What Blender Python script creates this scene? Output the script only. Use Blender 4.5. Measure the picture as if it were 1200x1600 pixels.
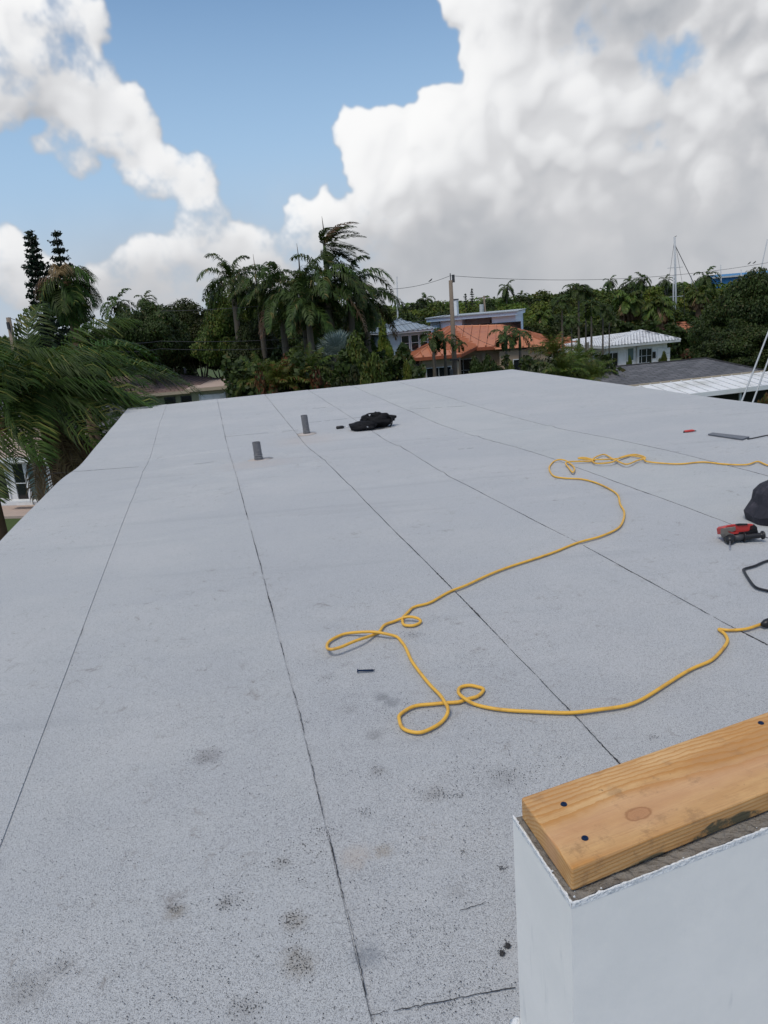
import bpy, math, random
import numpy as np
from mathutils import Vector, Matrix
random.seed(7); RNG = np.random.default_rng(7)
scene = bpy.context.scene
for o in list(bpy.data.objects): bpy.data.objects.remove(o)
C = scene.collection
R = math.radians

# ------------------------------------------------------------------ camera
F, PITCH, ROLL, CAMZ = 1155.0, R(15.2), R(4.6), 8.0
cr, sr, cp, sp = math.cos(ROLL), math.sin(ROLL), math.cos(PITCH), math.sin(PITCH)
camd = bpy.data.cameras.new('camera'); cam = bpy.data.objects.new('camera', camd); C.objects.link(cam)
X = Vector((cr, -sr*sp, -sr*cp)); Y = Vector((sr, cr*sp, cr*cp)); Z = Vector((0, -cp, sp))
m = Matrix((X, Y, Z)).transposed().to_4x4(); m.translation = (0, 0, CAMZ); cam.matrix_world = m
camd.sensor_fit = 'VERTICAL'; camd.sensor_height = 36; camd.lens = F/1600*36
camd.clip_start = .05; camd.clip_end = 6000
scene.camera = cam

# ------------------------------------------------------------------ exposure and sun
scene.view_settings.view_transform = 'Standard'; scene.view_settings.look = 'None'
scene.view_settings.exposure = 0.5; scene.view_settings.gamma = 1; scene.view_settings.use_curve_mapping = False
SKY_STRENGTH = .075
SUN_AZ, SUN_EL = R(-145), R(63)          # azimuth from +Y towards +X
sd = bpy.data.lights.new('sun', 'SUN'); so = bpy.data.objects.new('sun', sd); C.objects.link(so)
sd.energy = 1.45; sd.angle = R(24); sd.color = (1, .93, .82)
so.rotation_euler = Vector((math.sin(SUN_AZ)*math.cos(SUN_EL), math.cos(SUN_AZ)*math.cos(SUN_EL), math.sin(SUN_EL))).to_track_quat('Z', 'Y').to_euler()

# ------------------------------------------------------------------ pixel helpers (1200x1600 frame)
def ray(px, py):
    u = (px-600)/F; v = -(py-800)/F
    a = u*cr+v*sr; b = -u*sr+v*cr
    return Vector((a, cp+b*sp, -sp+b*cp))
def P(px, py, D):
    d = ray(px, py); return Vector((0, 0, CAMZ))+d*(D/d.y)
def PZ(px, py, z):
    d = ray(px, py); return Vector((0, 0, CAMZ))+d*((z-CAMZ)/d.z)

# ------------------------------------------------------------------ node helpers
def N(nt, t, ins=None, **kw):
    n = nt.nodes.new(t)
    for k, v in kw.items(): setattr(n, k, v)
    for k, v in (ins or {}).items():
        s = n.inputs[k]
        if isinstance(v, bpy.types.NodeSocket): nt.links.new(v, s)
        else: s.default_value = v
    return n
def M_(nt, op, a, b=None, c=None, clamp=False):
    n = N(nt, 'ShaderNodeMath', operation=op, use_clamp=clamp)
    for i, v in enumerate((a, b, c)):
        if v is None: continue
        if isinstance(v, bpy.types.NodeSocket): nt.links.new(v, n.inputs[i])
        else: n.inputs[i].default_value = v
    return n.outputs[0]
def V_(nt, op, a, b=None, c=None, out=0):
    n = N(nt, 'ShaderNodeVectorMath', operation=op)
    for i, v in enumerate((a, b, c)):
        if v is None: continue
        if isinstance(v, bpy.types.NodeSocket): nt.links.new(v, n.inputs[i])
        else: n.inputs[i].default_value = v
    return n.outputs[out]
def MIX(nt, f, a, b, mode='MIX'):
    n = N(nt, 'ShaderNodeMix', data_type='RGBA', blend_type=mode)
    for i, v in ((0, f), (6, a), (7, b)):
        if isinstance(v, bpy.types.NodeSocket): nt.links.new(v, n.inputs[i])
        else: n.inputs[i].default_value = v if i == 0 else (*v[:3], 1)
    return n.outputs[2]
def SS(nt, x, lo, hi, a=0., b=1.):
    n = N(nt, 'ShaderNodeMapRange', {'Value': x, 'From Min': lo, 'From Max': hi, 'To Min': a, 'To Max': b}, interpolation_type='SMOOTHSTEP')
    return n.outputs[0]

# ------------------------------------------------------------------ world
# ---- cumulus field painted over the sky sphere (azimuth x elevation grid), computed here, used as a world texture
def cloud_field():
    W_, H_ = 4096, 1088; ppd = W_/360.0; E0 = -4.0          # pixels per degree, elevation of row 0
    rng = np.random.default_rng(21)
    def ae(px, py):
        d = ray(px, py); L = math.sqrt(d[0]**2+d[1]**2+d[2]**2)
        return math.degrees(math.atan2(d[0], d[1])), math.degrees(math.asin(d[2]/L))
    def vnoise(sx, sy, seed):
        """tileable value noise with cells sx by sy pixels, cubic smoothed"""
        r = np.random.default_rng(seed); nx = max(2, int(round(W_/sx))); ny = max(2, int(math.ceil(H_/sy))+2)
        g = r.random((ny, nx)).astype(np.float32)
        x = np.arange(W_)*nx/W_; y = np.arange(H_)/sy; xi = x.astype(int); yi = np.minimum(y.astype(int), ny-2)
        fx = (x-xi).astype(np.float32); fy = (y-yi).astype(np.float32); fx = fx*fx*(3-2*fx); fy = fy*fy*(3-2*fy)
        x1 = (xi+1) % nx; a = g[yi][:, xi]; b = g[yi][:, x1]; c = g[yi+1][:, xi]; d = g[yi+1][:, x1]
        return (a+(b-a)*fx)*(1-fy[:, None])+(c+(d-c)*fx)*fy[:, None]
    def fbm(s, n, seed, rough=.5, asp=1.):
        t = 0; a = 1; w = 0
        for i in range(n): t = t+a*vnoise(s*asp/2**i, s/2**i, seed+i*17); w += a; a *= rough
        return t/w-.5
    def blur(A, s):
        k = int(3*s)+1; x = np.arange(-k, k+1); g = np.exp(-x*x/(2*s*s)); g /= g.sum()
        if s > 5:      # two steps on a coarser grid are enough for wide blurs
            q = int(s//2.5); B = A[:H_//q*q, :W_//q*q].reshape(H_//q, q, W_//q, q).mean((1, 3)); B = small(B, s/q)
            yi = np.clip((np.arange(H_)+.5)/q-.5, 0, B.shape[0]-1.001); xi = np.clip((np.arange(W_)+.5)/q-.5, 0, B.shape[1]-1.001)
            y0 = yi.astype(int); x0 = xi.astype(int); fy = (yi-y0)[:, None]; fx = xi-x0
            return ((B[y0][:, x0]*(1-fx)+B[y0][:, x0+1]*fx)*(1-fy)+(B[y0+1][:, x0]*(1-fx)+B[y0+1][:, x0+1]*fx)*fy).astype(np.float32)
        return small(A, s)
    def small(A, s):
        k = int(3*s)+1; x = np.arange(-k, k+1); g = np.exp(-x*x/(2*s*s)); g /= g.sum(); out = np.zeros_like(A)
        for i, w in zip(x, g): out += w*np.roll(A, i, 1)
        P_ = np.pad(out, ((k, k), (0, 0)), 'edge'); o2 = np.zeros_like(A)
        for i, w in zip(x, g): o2 += w*P_[k+i:k+i+A.shape[0]]
        return o2
    Hf = np.full((H_, W_), -50., np.float32)
    def splat(a, e, r, z):
        """sphere at azimuth a, elevation e, radius r (degrees), depth z"""
        st = 1/max(.3, math.cos(math.radians(min(e, 75))))
        cx, cy, R_ = (a+180)*ppd, (e-E0)*ppd, r*ppd; rx = int(R_*st)+1; ry = int(R_)+1
        y0, y1 = max(0, int(cy)-ry), min(H_, int(cy)+ry+1)
        if y1 <= y0: return
        xs = np.arange(int(cx)-rx, int(cx)+rx+1); ys = np.arange(y0, y1)
        d2 = ((xs-cx)/st)[None, :]**2+((ys-cy)**2)[:, None]; h = np.where(d2 < R_*R_, z*ppd+np.sqrt(np.maximum(R_*R_-d2, 0)), -50)
        xi = xs % W_; sub = Hf[y0:y1][:, xi]; Hf[y0:y1, xi] = np.maximum(sub, h)
    def cluster(a, e, rx, ry, dens=1., flat=.6):
        rm = min(rx, ry)
        n = int(10*dens*max(1, rx/ry, ry/rx))
        for _ in range(n):                       # core
            t = rng.random()*6.283; u = rng.random()**.6*.66
            x, y = math.cos(t)*u*rx, math.sin(t)*u*ry; r = rm*rng.uniform(.32, .5)*(1.15-u*.5)
            splat(a+x, e+y, r, rm*rng.uniform(-.15, .3))
        n = int(46*dens*max(1, rx/ry, ry/rx))
        for _ in range(n):                       # cauliflower heads
            t = rng.random()*6.283; u = rng.uniform(.3, 1.)**.7*.86
            x, y = math.cos(t)*u*rx, math.sin(t)*u*ry; r = rm*rng.uniform(.10, .26)
            if y < -.3*ry: r *= .7
            splat(a+x, e+y, r, rm*(.42*math.sqrt(max(0, 1-u*u))+rng.uniform(-.05, .2)))
        n = int(150*dens*max(1, rx/ry, ry/rx))
        for _ in range(n):
            t = rng.random()*6.283; u = rng.uniform(.1, 1.)**.5*.97
            x, y = math.cos(t)*u*rx, math.sin(t)*u*ry; r = rm*rng.uniform(.05, .14)
            splat(a+x, e+y, r, rm*(.56*math.sqrt(max(0, 1-u*u))+rng.uniform(-.12, .16)))
    def group(bl, dens=1., sc_=1.):
        for b in bl:
            a, e = ae(b[0], b[1]); rx = math.degrees(b[2]/F)*math.cos(math.radians(e))/math.cos(math.radians(e)); ry = math.degrees(b[3]/F)
            cluster(a, e, rx*sc_, ry*sc_, dens)
    left = [(30, 20, 110, 60), (75, 70, 70, 45), (20, 130, 80, 60), (90, 140, 70, 55), (140, 185, 60, 45), (185, 190, 45, 40), (215, 215, 25, 22),
            (95, 225, 30, 22), (110, 250, 38, 24), (60, 245, 34, 12), (200, 240, 34, 24), (250, 262, 66, 40), (305, 258, 34, 34), (310, 300, 38, 34), (320, 345, 50, 36),
            (385, 385, 58, 32), (330, 390, 60, 40), (245, 385, 60, 34), (210, 420, 60, 40), (290, 430, 120, 50), (10, 388, 46, 32), (20, 430, 90, 50), (150, 445, 120, 40), (420, 430, 80, 40)]
    right = [(545, 215, 30, 24), (592, 218, 34, 26), (565, 250, 40, 36), (590, 300, 46, 46), (690, 180, 42, 42), (735, 165, 30, 28), (660, 240, 50, 56), (700, 260, 90, 80), (640, 320, 90, 60), (590, 350, 70, 50), (500, 370, 66, 60), (470, 410, 60, 40),
             (780, 40, 60, 60), (745, 5, 44, 34), (830, 110, 80, 80), (820, 60, 90, 70), (790, 180, 70, 80), (870, 190, 90, 100), (960, 130, 70, 60), (1000, 150, 52, 52), (985, 220, 90, 80), (860, 290, 160, 90), (1020, 300, 130, 80), (1080, 200, 60, 70), (1075, 240, 70, 80),
             (760, 330, 160, 80), (640, 390, 170, 60), (820, 400, 220, 70), (1050, 390, 220, 80), (1200, 130, 130, 170), (1150, 60, 120, 100), (1060, 15, 130, 45), (940, 8, 120, 44), (1220, 330, 150, 130), (1330, 100, 180, 200), (1350, 350, 200, 160), (860, -60, 160, 60), (1080, -80, 200, 80), (-60, 80, 90, 110), (-110, 300, 70, 50), (700, 445, 300, 30), (1100, 440, 260, 40)]
    group(left, .9, .93); group(right, 1.)
    # the rest of the sky carries the same broken cumulus
    a0, e0 = ae(600, 250)
    for _ in range(84):
        a = rng.uniform(-180, 180); e = rng.uniform(0, 1)**.8*75+1
        if abs(a-a0)*math.cos(math.radians(e)) < 36 and e < 48: continue
        s = rng.uniform(2.5, 6)
        for k in range(int(rng.integers(3, 7))):
            cluster(a+rng.normal()*s*1.2, e+rng.normal()*s*.45, s*rng.uniform(.6, 1.3), s*rng.uniform(.4, .8), .5)
    ax = (np.arange(W_)+.5)/ppd-180; ey = (np.arange(H_)+.5)/ppd+E0
    def thinmask():       # the smaller clouds on the left and the undersides are thin and ragged
        t = 0
        for px, py, rx, ry, k in ((90, 60, 160, 140, .4), (100, 240, 80, 60, .6), (300, 330, 170, 120, .45), (220, 440, 330, 70, .6), (500, 420, 120, 90, .8), (10, 380, 90, 60, .6), (1040, 90, 60, 40, .9), (990, 215, 50, 50, .6), (900, 60, 90, 40, .5)):
            a, e = ae(px, py); t = np.maximum(t, k*np.exp(-((ax-a)/math.degrees(rx/F))[None, :]**2-((ey-e)/math.degrees(ry/F))[:, None]**2))
        return t.astype(np.float32)
    # warp the field with noise so that no ball stays round
    def sample(A, ox, oy):
        Y, X_ = np.mgrid[0:H_, 0:W_]
        X2 = X_+ox; Y2 = np.clip(Y+oy, 0, H_-1.01); xi = np.floor(X2).astype(int); yi = Y2.astype(int); fx = X2-xi; fy = Y2-yi
        x0 = xi % W_; x1 = (xi+1) % W_; y1 = np.minimum(yi+1, H_-1)
        return ((A[yi, x0]*(1-fx)+A[yi, x1]*fx)*(1-fy)+(A[y1, x0]*(1-fx)+A[y1, x1]*fx)*fy).astype(np.float32)
    wx = fbm(60, 6, 5, .56)*40; wy = fbm(60, 6, 91, .56)*40
    Hf = np.maximum(Hf, -14.)
    Hw = sample(Hf, wx, wy)
    cov = (Hw > -13).astype(np.float32)
    c1, c2 = blur(cov, 1.6), blur(cov, 7.)
    det = fbm(26, 5, 300, .62)
    # underside wisps are softer than the lit tops
    big = fbm(90, 4, 700, .55); thin = thinmask()
    alpha = np.clip((.5*c1+.5*c2-.36-thin*.16+det*(.5+1.3*thin)+big*thin*1.5)/(.36+thin*.5), 0, 1); alpha = alpha*alpha*(3-2*alpha)
    Hs = [blur(Hw, s) for s in (1.2, 3.5, 10., 30.)]
    lum = np.zeros_like(Hw)
    for A, w, n in zip(Hs, (.06, .45, .95, .65), (1.0, .7, .8, 1.0)):
        gy, gx = np.gradient(A); s = (-gy*.82+gx*.50)        # light from the upper left, y grows with elevation
        lum += w*np.tanh(s*n)
    puff = .75*np.maximum(-.3, np.tanh((Hs[1]-Hs[2])/2.4))+.6*np.maximum(-.45, np.tanh((Hs[2]-Hs[3])/6.))
    lum = .69+.33*lum+.20*puff+det*.07+big*.22
    # thicker clouds are greyer inside and below
    thick = blur(cov, 30.); up = np.roll(thick, -int(4*ppd), 0); up[-int(4*ppd):] = thick[-int(4*ppd):]
    lum -= .20*np.clip(up-.55, 0, 1)+.07*thick
    shade = [(1190, 140, 170, 200, .16), (1210, 300, 160, 140, .14), (900, 470, 520, 90, .22), (840, 0, 150, 50, .22), (780, 385, 240, 60, .12), (1040, 25, 240, 60, .2), (620, 330, 120, 60, .06), (880, 250, 80, 50, .06), (700, 150, 0, 0, 0), (880, 90, 60, 50, -.07), (1020, 170, 70, 50, -.08), (1060, 240, 60, 90, -.08), (760, 220, 120, 90, .07), (650, 250, 100, 80, .04), (280, 260, 90, 50, .03), (1290, 0, 200, 300, .12), (250, 440, 260, 50, .22), (20, 400, 90, 60, .12)]
    ax = (np.arange(W_)+.5)/ppd-180; ey = (np.arange(H_)+.5)/ppd+E0
    for px, py, rx, ry, k in shade:
        if not rx: continue
        a, e = ae(px, py); q = ((ax-a)/math.degrees(rx/F))[None, :]**2+((ey-e)/math.degrees(ry/F))[:, None]**2
        lum -= k*np.exp(-q*1.1)*(1+det*1.6)
    # thin grey veil low over the horizon on the right, and a little everywhere
    a, e = ae(950, 440); veil = np.exp(-((ax-a)/34)[None, :]**2*.8-(np.maximum(ey-3.,0)/5.)[:, None]**2)*.97*(1+det*.8)
    a, e = ae(260, 440); veil = np.maximum(veil, .7*np.exp(-((ax-a)/16)[None, :]**2-((ey-e)/4.5)[:, None]**2))
    veil = np.maximum(veil, np.exp(-((ey+1)/7.)[:, None]**2)*.72)
    lowm = veil*np.clip((9.5-ey)/7, 0, 1)[:, None]; lum = lum*(1-.95*lowm)+(.15+big*.5+det*.14)*.95*lowm
    lum = lum*alpha+(.15+big*.5+det*.14)*(1-alpha); alpha = 1-(1-alpha)*(1-np.clip(veil, 0, .95))
    lum = np.where(lum > .8, .8+.2*np.tanh((lum-.8)/.32), lum)
    return np.clip(lum, 0, 1), alpha, W_, H_, E0, ppd

def make_world():
    lum, al, w_, h_, e0, ppd = cloud_field()
    H2 = w_//2; buf = np.zeros((H2, w_, 4), np.float32); buf[..., 3] = 1
    r0 = int(round((e0+90)*ppd)); n = min(h_, H2-r0)
    buf[r0:r0+n, :, 0] = lum[:n]; buf[r0:r0+n, :, 1] = al[:n]; buf[:r0, :, 0] = .5; buf[:r0, :, 1] = al[0][None, :]
    img = bpy.data.images.new('cloud_field', w_, H2, float_buffer=True, is_data=True); img.pixels.foreach_set(buf.ravel()); img.update(); img.pack()
    w = bpy.data.worlds.new('World'); scene.world = w; w.use_nodes = True
    nt = w.node_tree; nt.nodes.clear()
    tc = N(nt, 'ShaderNodeTexCoord').outputs['Generated']
    s = N(nt, 'ShaderNodeSeparateXYZ', {0: V_(nt, 'NORMALIZE', tc)})
    az = M_(nt, 'DIVIDE', M_(nt, 'ARCTAN2', s.outputs[0], s.outputs[1]), 2*math.pi)
    el = M_(nt, 'ARCSINE', s.outputs[2])
    uv = N(nt, 'ShaderNodeCombineXYZ', {0: M_(nt, 'ADD', az, .5), 1: M_(nt, 'MULTIPLY_ADD', el, 1/math.pi, .5)}).outputs[0]
    im = N(nt, 'ShaderNodeTexImage', {0: uv}, image=img, interpolation='Cubic', extension='EXTEND')
    q = N(nt, 'ShaderNodeSeparateColor', {0: im.outputs[0]}); eld = M_(nt, 'MULTIPLY', el, 57.2958)
    ramp = N(nt, 'ShaderNodeValToRGB', {0: q.outputs[0]}); rr = ramp.color_ramp
    rr.elements[0].position = 0; rr.elements[0].color = (.30, .315, .34, 1)
    rr.elements[1].position = 1; rr.elements[1].color = (.69, .69, .69, 1)
    e = rr.elements.new(.35); e.color = (.42, .425, .44, 1)
    e = rr.elements.new(.68); e.color = (.575, .58, .59, 1)
    skyt = N(nt, 'ShaderNodeTexSky', sky_type='NISHITA', sun_disc=False, sun_elevation=SUN_EL, sun_rotation=SUN_AZ, air_density=1.0, dust_density=.6, ozone_density=2.)
    bg0 = N(nt, 'ShaderNodeBackground', {0: N(nt, 'ShaderNodeHueSaturation', {'Saturation': 1.22, 'Value': 1.1, 'Color': skyt.outputs[0]}).outputs[0], 1: SKY_STRENGTH})
    bgh = N(nt, 'ShaderNodeBackground', {0: (.30, .43, .58, 1), 1: 1.})
    sky = N(nt, 'ShaderNodeMixShader', {0: SS(nt, eld, 32, 2, .0, .9), 1: bg0.outputs[0], 2: bgh.outputs[0]})
    bg1 = N(nt, 'ShaderNodeBackground', {0: ramp.outputs[0], 1: 1.})
    mx = N(nt, 'ShaderNodeMixShader', {0: q.outputs[1], 1: sky.outputs[0], 2: bg1.outputs[0]})
    out = N(nt, 'ShaderNodeOutputWorld'); nt.links.new(mx.outputs[0], out.inputs[0])
    w.cycles.sampling_method = 'MANUAL'; w.cycles.sample_map_resolution = 1024
make_world()

# ------------------------------------------------------------------ object helpers
def tag(o, label=None, cat=None, group=None, kind=None):
    if label: o['label'] = label
    if cat: o['category'] = cat
    if group: o['group'] = group
    if kind: o['kind'] = kind
    return o
def empty(name, loc, label=None, cat=None, group=None, rz=0):
    o = bpy.data.objects.new(name, None); C.objects.link(o); o.location = loc; o.rotation_euler = (0, 0, rz)
    return tag(o, label, cat, group)
def link(name, me, parent=None, loc=(0, 0, 0)):
    o = bpy.data.objects.new(name, me); C.objects.link(o); o.location = loc
    if parent: o.parent = parent
    return o
def copy_tree(o, parent=None):
    c = o.copy(); C.objects.link(c)
    if parent: c.parent = parent
    for ch in list(o.children): copy_tree(ch, c)
    return c
def npmesh(name, V, Fc, mat, smooth=False):
    """V (n,3), Fc (m,k) all faces with k corners"""
    me = bpy.data.meshes.new(name); Fc = np.asarray(Fc); k = Fc.shape[1]
    me.vertices.add(len(V)); me.vertices.foreach_set('co', np.asarray(V, np.float32).ravel())
    me.loops.add(Fc.size); me.loops.foreach_set('vertex_index', Fc.ravel().astype(np.int32))
    me.polygons.add(len(Fc)); me.polygons.foreach_set('loop_start', (np.arange(len(Fc))*k).astype(np.int32))
    me.update(calc_edges=True); me.validate()
    if mat: me.materials.append(mat)
    if smooth: me.polygons.foreach_set('use_smooth', [True]*len(me.polygons))
    return me
class MB:
    def __init__(s): s.v = []; s.f = []
    def face(s, pts):
        n = len(s.v); s.v += [tuple(p) for p in pts]; s.f.append(tuple(range(n, n+len(pts))))
    def prism(s, bot, top):
        n = len(s.v); k = len(bot); s.v += [tuple(p) for p in bot]+[tuple(p) for p in top]
        s.f.append(tuple(range(n+k-1, n-1, -1))); s.f.append(tuple(range(n+k, n+2*k)))
        for i in range(k):
            j = (i+1) % k; s.f.append((n+i, n+j, n+k+j, n+k+i))
        return s
    def box(s, x0, x1, y0, y1, z0, z1, rz=0, c=(0, 0)):
        q = [(x0, y0), (x1, y0), (x1, y1), (x0, y1)]
        if rz:
            a, b = math.cos(rz), math.sin(rz); q = [(c[0]+(x-c[0])*a-(y-c[1])*b, c[1]+(x-c[0])*b+(y-c[1])*a) for x, y in q]
        return s.prism([(x, y, z0) for x, y in q], [(x, y, z1) for x, y in q])
    def tube(s, pts, rad, n=8, caps=True, flat=1.):
        pts = [Vector(p) for p in pts]; rs = rad if hasattr(rad, '__len__') else [rad]*len(pts)
        base = len(s.v); up = Vector((0, 0, 1)); prev = None
        for i, p in enumerate(pts):
            t = (pts[min(i+1, len(pts)-1)]-pts[max(i-1, 0)]).normalized()
            if prev is None:
                a = up if abs(t.z) < .9 else Vector((1, 0, 0)); e1 = t.cross(a).normalized()
            else:
                e1 = prev-t*prev.dot(t); e1 = e1.normalized() if e1.length > 1e-6 else t.orthogonal().normalized()
            prev = e1; e2 = t.cross(e1)
            for k in range(n):
                a = 2*math.pi*k/n; s.v.append(tuple(p+e1*math.cos(a)*rs[i]+e2*math.sin(a)*rs[i]*flat))
        for i in range(len(pts)-1):
            for k in range(n):
                a = base+i*n+k; b = base+i*n+(k+1) % n; s.f.append((a, b, b+n, a+n))
        if caps:
            s.f.append(tuple(base+k for k in range(n-1, -1, -1))); e = base+(len(pts)-1)*n; s.f.append(tuple(e+k for k in range(n)))
        return s
    def cyl(s, c, r, z0, z1, n=16, r2=None):
        r2 = r if r2 is None else r2
        return s.prism([(c[0]+r*math.cos(2*math.pi*k/n), c[1]+r*math.sin(2*math.pi*k/n), z0) for k in range(n)],
                       [(c[0]+r2*math.cos(2*math.pi*k/n), c[1]+r2*math.sin(2*math.pi*k/n), z1) for k in range(n)])
    def mesh(s, name, mat, smooth=False):
        me = bpy.data.meshes.new(name); me.from_pydata(s.v, [], s.f); me.update()
        if mat: me.materials.append(mat)
        if smooth: me.polygons.foreach_set('use_smooth', [True]*len(me.polygons))
        return me
    def build(s, name, mat, parent=None, smooth=False, bevel=0, loc=(0, 0, 0)):
        o = link(name, s.mesh(name, mat, smooth), parent, loc)
        if bevel:
            b = o.modifiers.new('bevel', 'BEVEL'); b.width = bevel; b.segments = 2; b.limit_method = 'ANGLE'
        return o
def catmull(pts, sub=6):
    pts = [Vector(p) for p in pts]; out = []
    for i in range(len(pts)-1):
        p0 = pts[max(i-1, 0)]; p1 = pts[i]; p2 = pts[i+1]; p3 = pts[min(i+2, len(pts)-1)]
        for k in range(sub):
            t = k/sub; out.append(.5*((2*p1)+(p2-p0)*t+(2*p0-5*p1+4*p2-p3)*t*t+(3*p1-p0-3*p2+p3)*t**3))
    out.append(pts[-1]); return out

# ------------------------------------------------------------------ materials
def base_mat(name):
    m = bpy.data.materials.new(name); m.use_nodes = True; nt = m.node_tree; nt.nodes.clear()
    b = N(nt, 'ShaderNodeBsdfPrincipled'); o = N(nt, 'ShaderNodeOutputMaterial'); nt.links.new(b.outputs[0], o.inputs[0])
    return m, nt, b, o
def mat(name, col, rough=.7, var=.15, scale=3., bump=.0, bscale=40., metal=0., spec=.3, dirt=None, dscale=1.2):
    m, nt, b, o = base_mat(name)
    tc = N(nt, 'ShaderNodeTexCoord').outputs['Object']
    n = N(nt, 'ShaderNodeTexNoise', {'Vector': tc, 'Scale': scale, 'Detail': 6., 'Roughness': .6}).outputs[0]
    c = MIX(nt, n, [max(0, x*(1-var)) for x in col], [min(1, x*(1+var)) for x in col])
    if dirt:
        d = N(nt, 'ShaderNodeTexNoise', {'Vector': tc, 'Scale': dscale, 'Detail': 8., 'Roughness': .7}).outputs[0]
        c = MIX(nt, SS(nt, d, .48, .72), c, dirt)
    nt.links.new(c, b.inputs['Base Color']); b.inputs['Roughness'].default_value = rough; b.inputs['Metallic'].default_value = metal
    b.inputs['Specular IOR Level'].default_value = spec
    if bump:
        n2 = N(nt, 'ShaderNodeTexNoise', {'Vector': tc, 'Scale': bscale, 'Detail': 4.}).outputs[0]
        bp = N(nt, 'ShaderNodeBump', {'Height': n2, 'Strength': bump, 'Distance': .02}); nt.links.new(bp.outputs[0], b.inputs['Normal'])
    return m
def leafmat(name, c1, c2, c3=None, trans=.25, f3=.12):
    m, nt, b, o = base_mat(name)
    geo = N(nt, 'ShaderNodeNewGeometry'); rnd = geo.outputs['Random Per Island']
    tc = N(nt, 'ShaderNodeTexCoord').outputs['Object']
    n = N(nt, 'ShaderNodeTexNoise', {'Vector': tc, 'Scale': 5., 'Detail': 3.}).outputs[0]
    f = M_(nt, 'ADD', M_(nt, 'MULTIPLY', rnd, .5), M_(nt, 'MULTIPLY', SS(nt, n, .35, .65), .5))
    c = MIX(nt, f, c1, c2)
    if c3:
        r2 = N(nt, 'ShaderNodeTexWhiteNoise', {'W': rnd}, noise_dimensions='1D').outputs[0]
        c = MIX(nt, M_(nt, 'LESS_THAN', r2, f3), c, c3)
    oi = N(nt, 'ShaderNodeObjectInfo').outputs['Random']
    hs = N(nt, 'ShaderNodeHueSaturation', {'Hue': M_(nt, 'MULTIPLY_ADD', oi, .03, .485), 'Value': M_(nt, 'MULTIPLY_ADD', oi, .5, .75), 'Color': c})
    nt.links.new(hs.outputs[0], b.inputs['Base Color']); b.inputs['Roughness'].default_value = .55; b.inputs['Specular IOR Level'].default_value = .25
    tr = N(nt, 'ShaderNodeBsdfTranslucent', {0: hs.outputs[0]})
    mx = N(nt, 'ShaderNodeMixShader', {0: trans, 1: b.outputs[0], 2: tr.outputs[0]}); nt.links.new(mx.outputs[0], o.inputs[0])
    return m
W = {}
W['white'] = mat('white_paint', (.72, .73, .73), .5, .05, 2, dirt=(.5, .5, .47), dscale=.6)
W['cool_white'] = mat('cool_white_wall', (.54, .67, .80), .6, .05)
W['white_dull'] = mat('dull_white', (.52, .54, .55), .6, .08, 1.5, dirt=(.36, .36, .34), dscale=.7)
W['stucco'] = mat('tan_stucco', (.40, .30, .21), .85, .1, 1.2, .3, 30)
W['stucco_green'] = mat('olive_stucco', (.30, .29, .19), .85, .1, 1.2, .3, 30)
W['grey_wall'] = mat('grey_wall', (.36, .39, .43), .8, .08)
W['bluegrey'] = mat('bluegrey_wall', (.34, .42, .46), .7, .08)
W['glass'] = mat('window_glass', (.012, .015, .018), .08, .3, 2, spec=.6)
W['glass_teal'] = mat('patio_glass', (.10, .15, .15), .15, .3, 2, spec=.6)
W['orange'] = mat('orange_metal_roof', (.47, .19, .10), .5, .14, .35, metal=.1, dirt=(.35, .13, .08), dscale=.5)
W['orange_dark'] = mat('orange_roof_trim', (.30, .09, .045), .5, .1, 2)
W['greymetal'] = mat('grey_metal_roof', (.30, .35, .39), .4, .1, .5, metal=.2)
W['asphalt'] = mat('asphalt', (.055, .055, .057), .9, .2, 3, .4, 60)
W['pinkconc'] = mat('pink_concrete', (.42, .33, .28), .9, .15, 2)
W['pinkroof'] = mat('pink_brown_roof', (.24, .15, .12), .9, .2, 2, .4, 12, dirt=(.12, .09, .08))
W['beige'] = mat('beige_fascia', (.42, .35, .26), .8, .1, 2)
W['wood_pole'] = mat('weathered_pole', (.20, .16, .125), .85, .25, 3, .4, 20)
W['mast'] = mat('painted_mast', (.42, .44, .46), .4, .05)
W['darkmetal'] = mat('dark_metal', (.06, .06, .065), .5, .2)
W['trunk'] = mat('bark', (.10, .08, .06), .9, .35, 6, .6, 15)
W['royaltrunk'] = mat('grey_palm_trunk', (.13, .11, .085), .85, .25, 4, .4, 12)
W['browntrunk'] = mat('fibrous_palm_trunk', (.13, .08, .05), .95, .4, 6, .8, 14)
W['blue'] = mat('blue_hangar', (.035, .15, .33), .6, .1, .1)
W['blue_roof'] = mat('blue_hangar_roof', (.06, .20, .38), .5, .1, .1)
W['screen'] = mat('screen_mesh', (.02, .022, .02), .8, .2)
W['black'] = mat('black_fabric', (.010, .010, .012), .75, .5, 12, .5, 200, spec=.2)
W['blackplastic'] = mat('black_plastic', (.014, .014, .016), .4, .3, 8, spec=.4)
W['navy'] = mat('charcoal_fabric', (.030, .030, .040), .7, .4, 10, .5, 250, dirt=(.085, .078, .095), dscale=9)
W['yellow'] = mat('yellow_cord', (.74, .42, .06), .5, .12, 30, spec=.4, dirt=(.50, .27, .06), dscale=14)
W['red'] = mat('red_plastic', (.50, .035, .03), .4, .2, 10, spec=.5, dirt=(.30, .05, .045), dscale=30)
W['steel'] = mat('steel', (.45, .46, .48), .35, .2, 20, metal=.8)
W['lead'] = mat('lead_pipe', (.15, .15, .16), .6, .4, 22, .5, 60, dirt=(.22, .21, .2), dscale=30)
W['band'] = mat('dull_band', (.26, .26, .27), .6, .2, 30)
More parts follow.
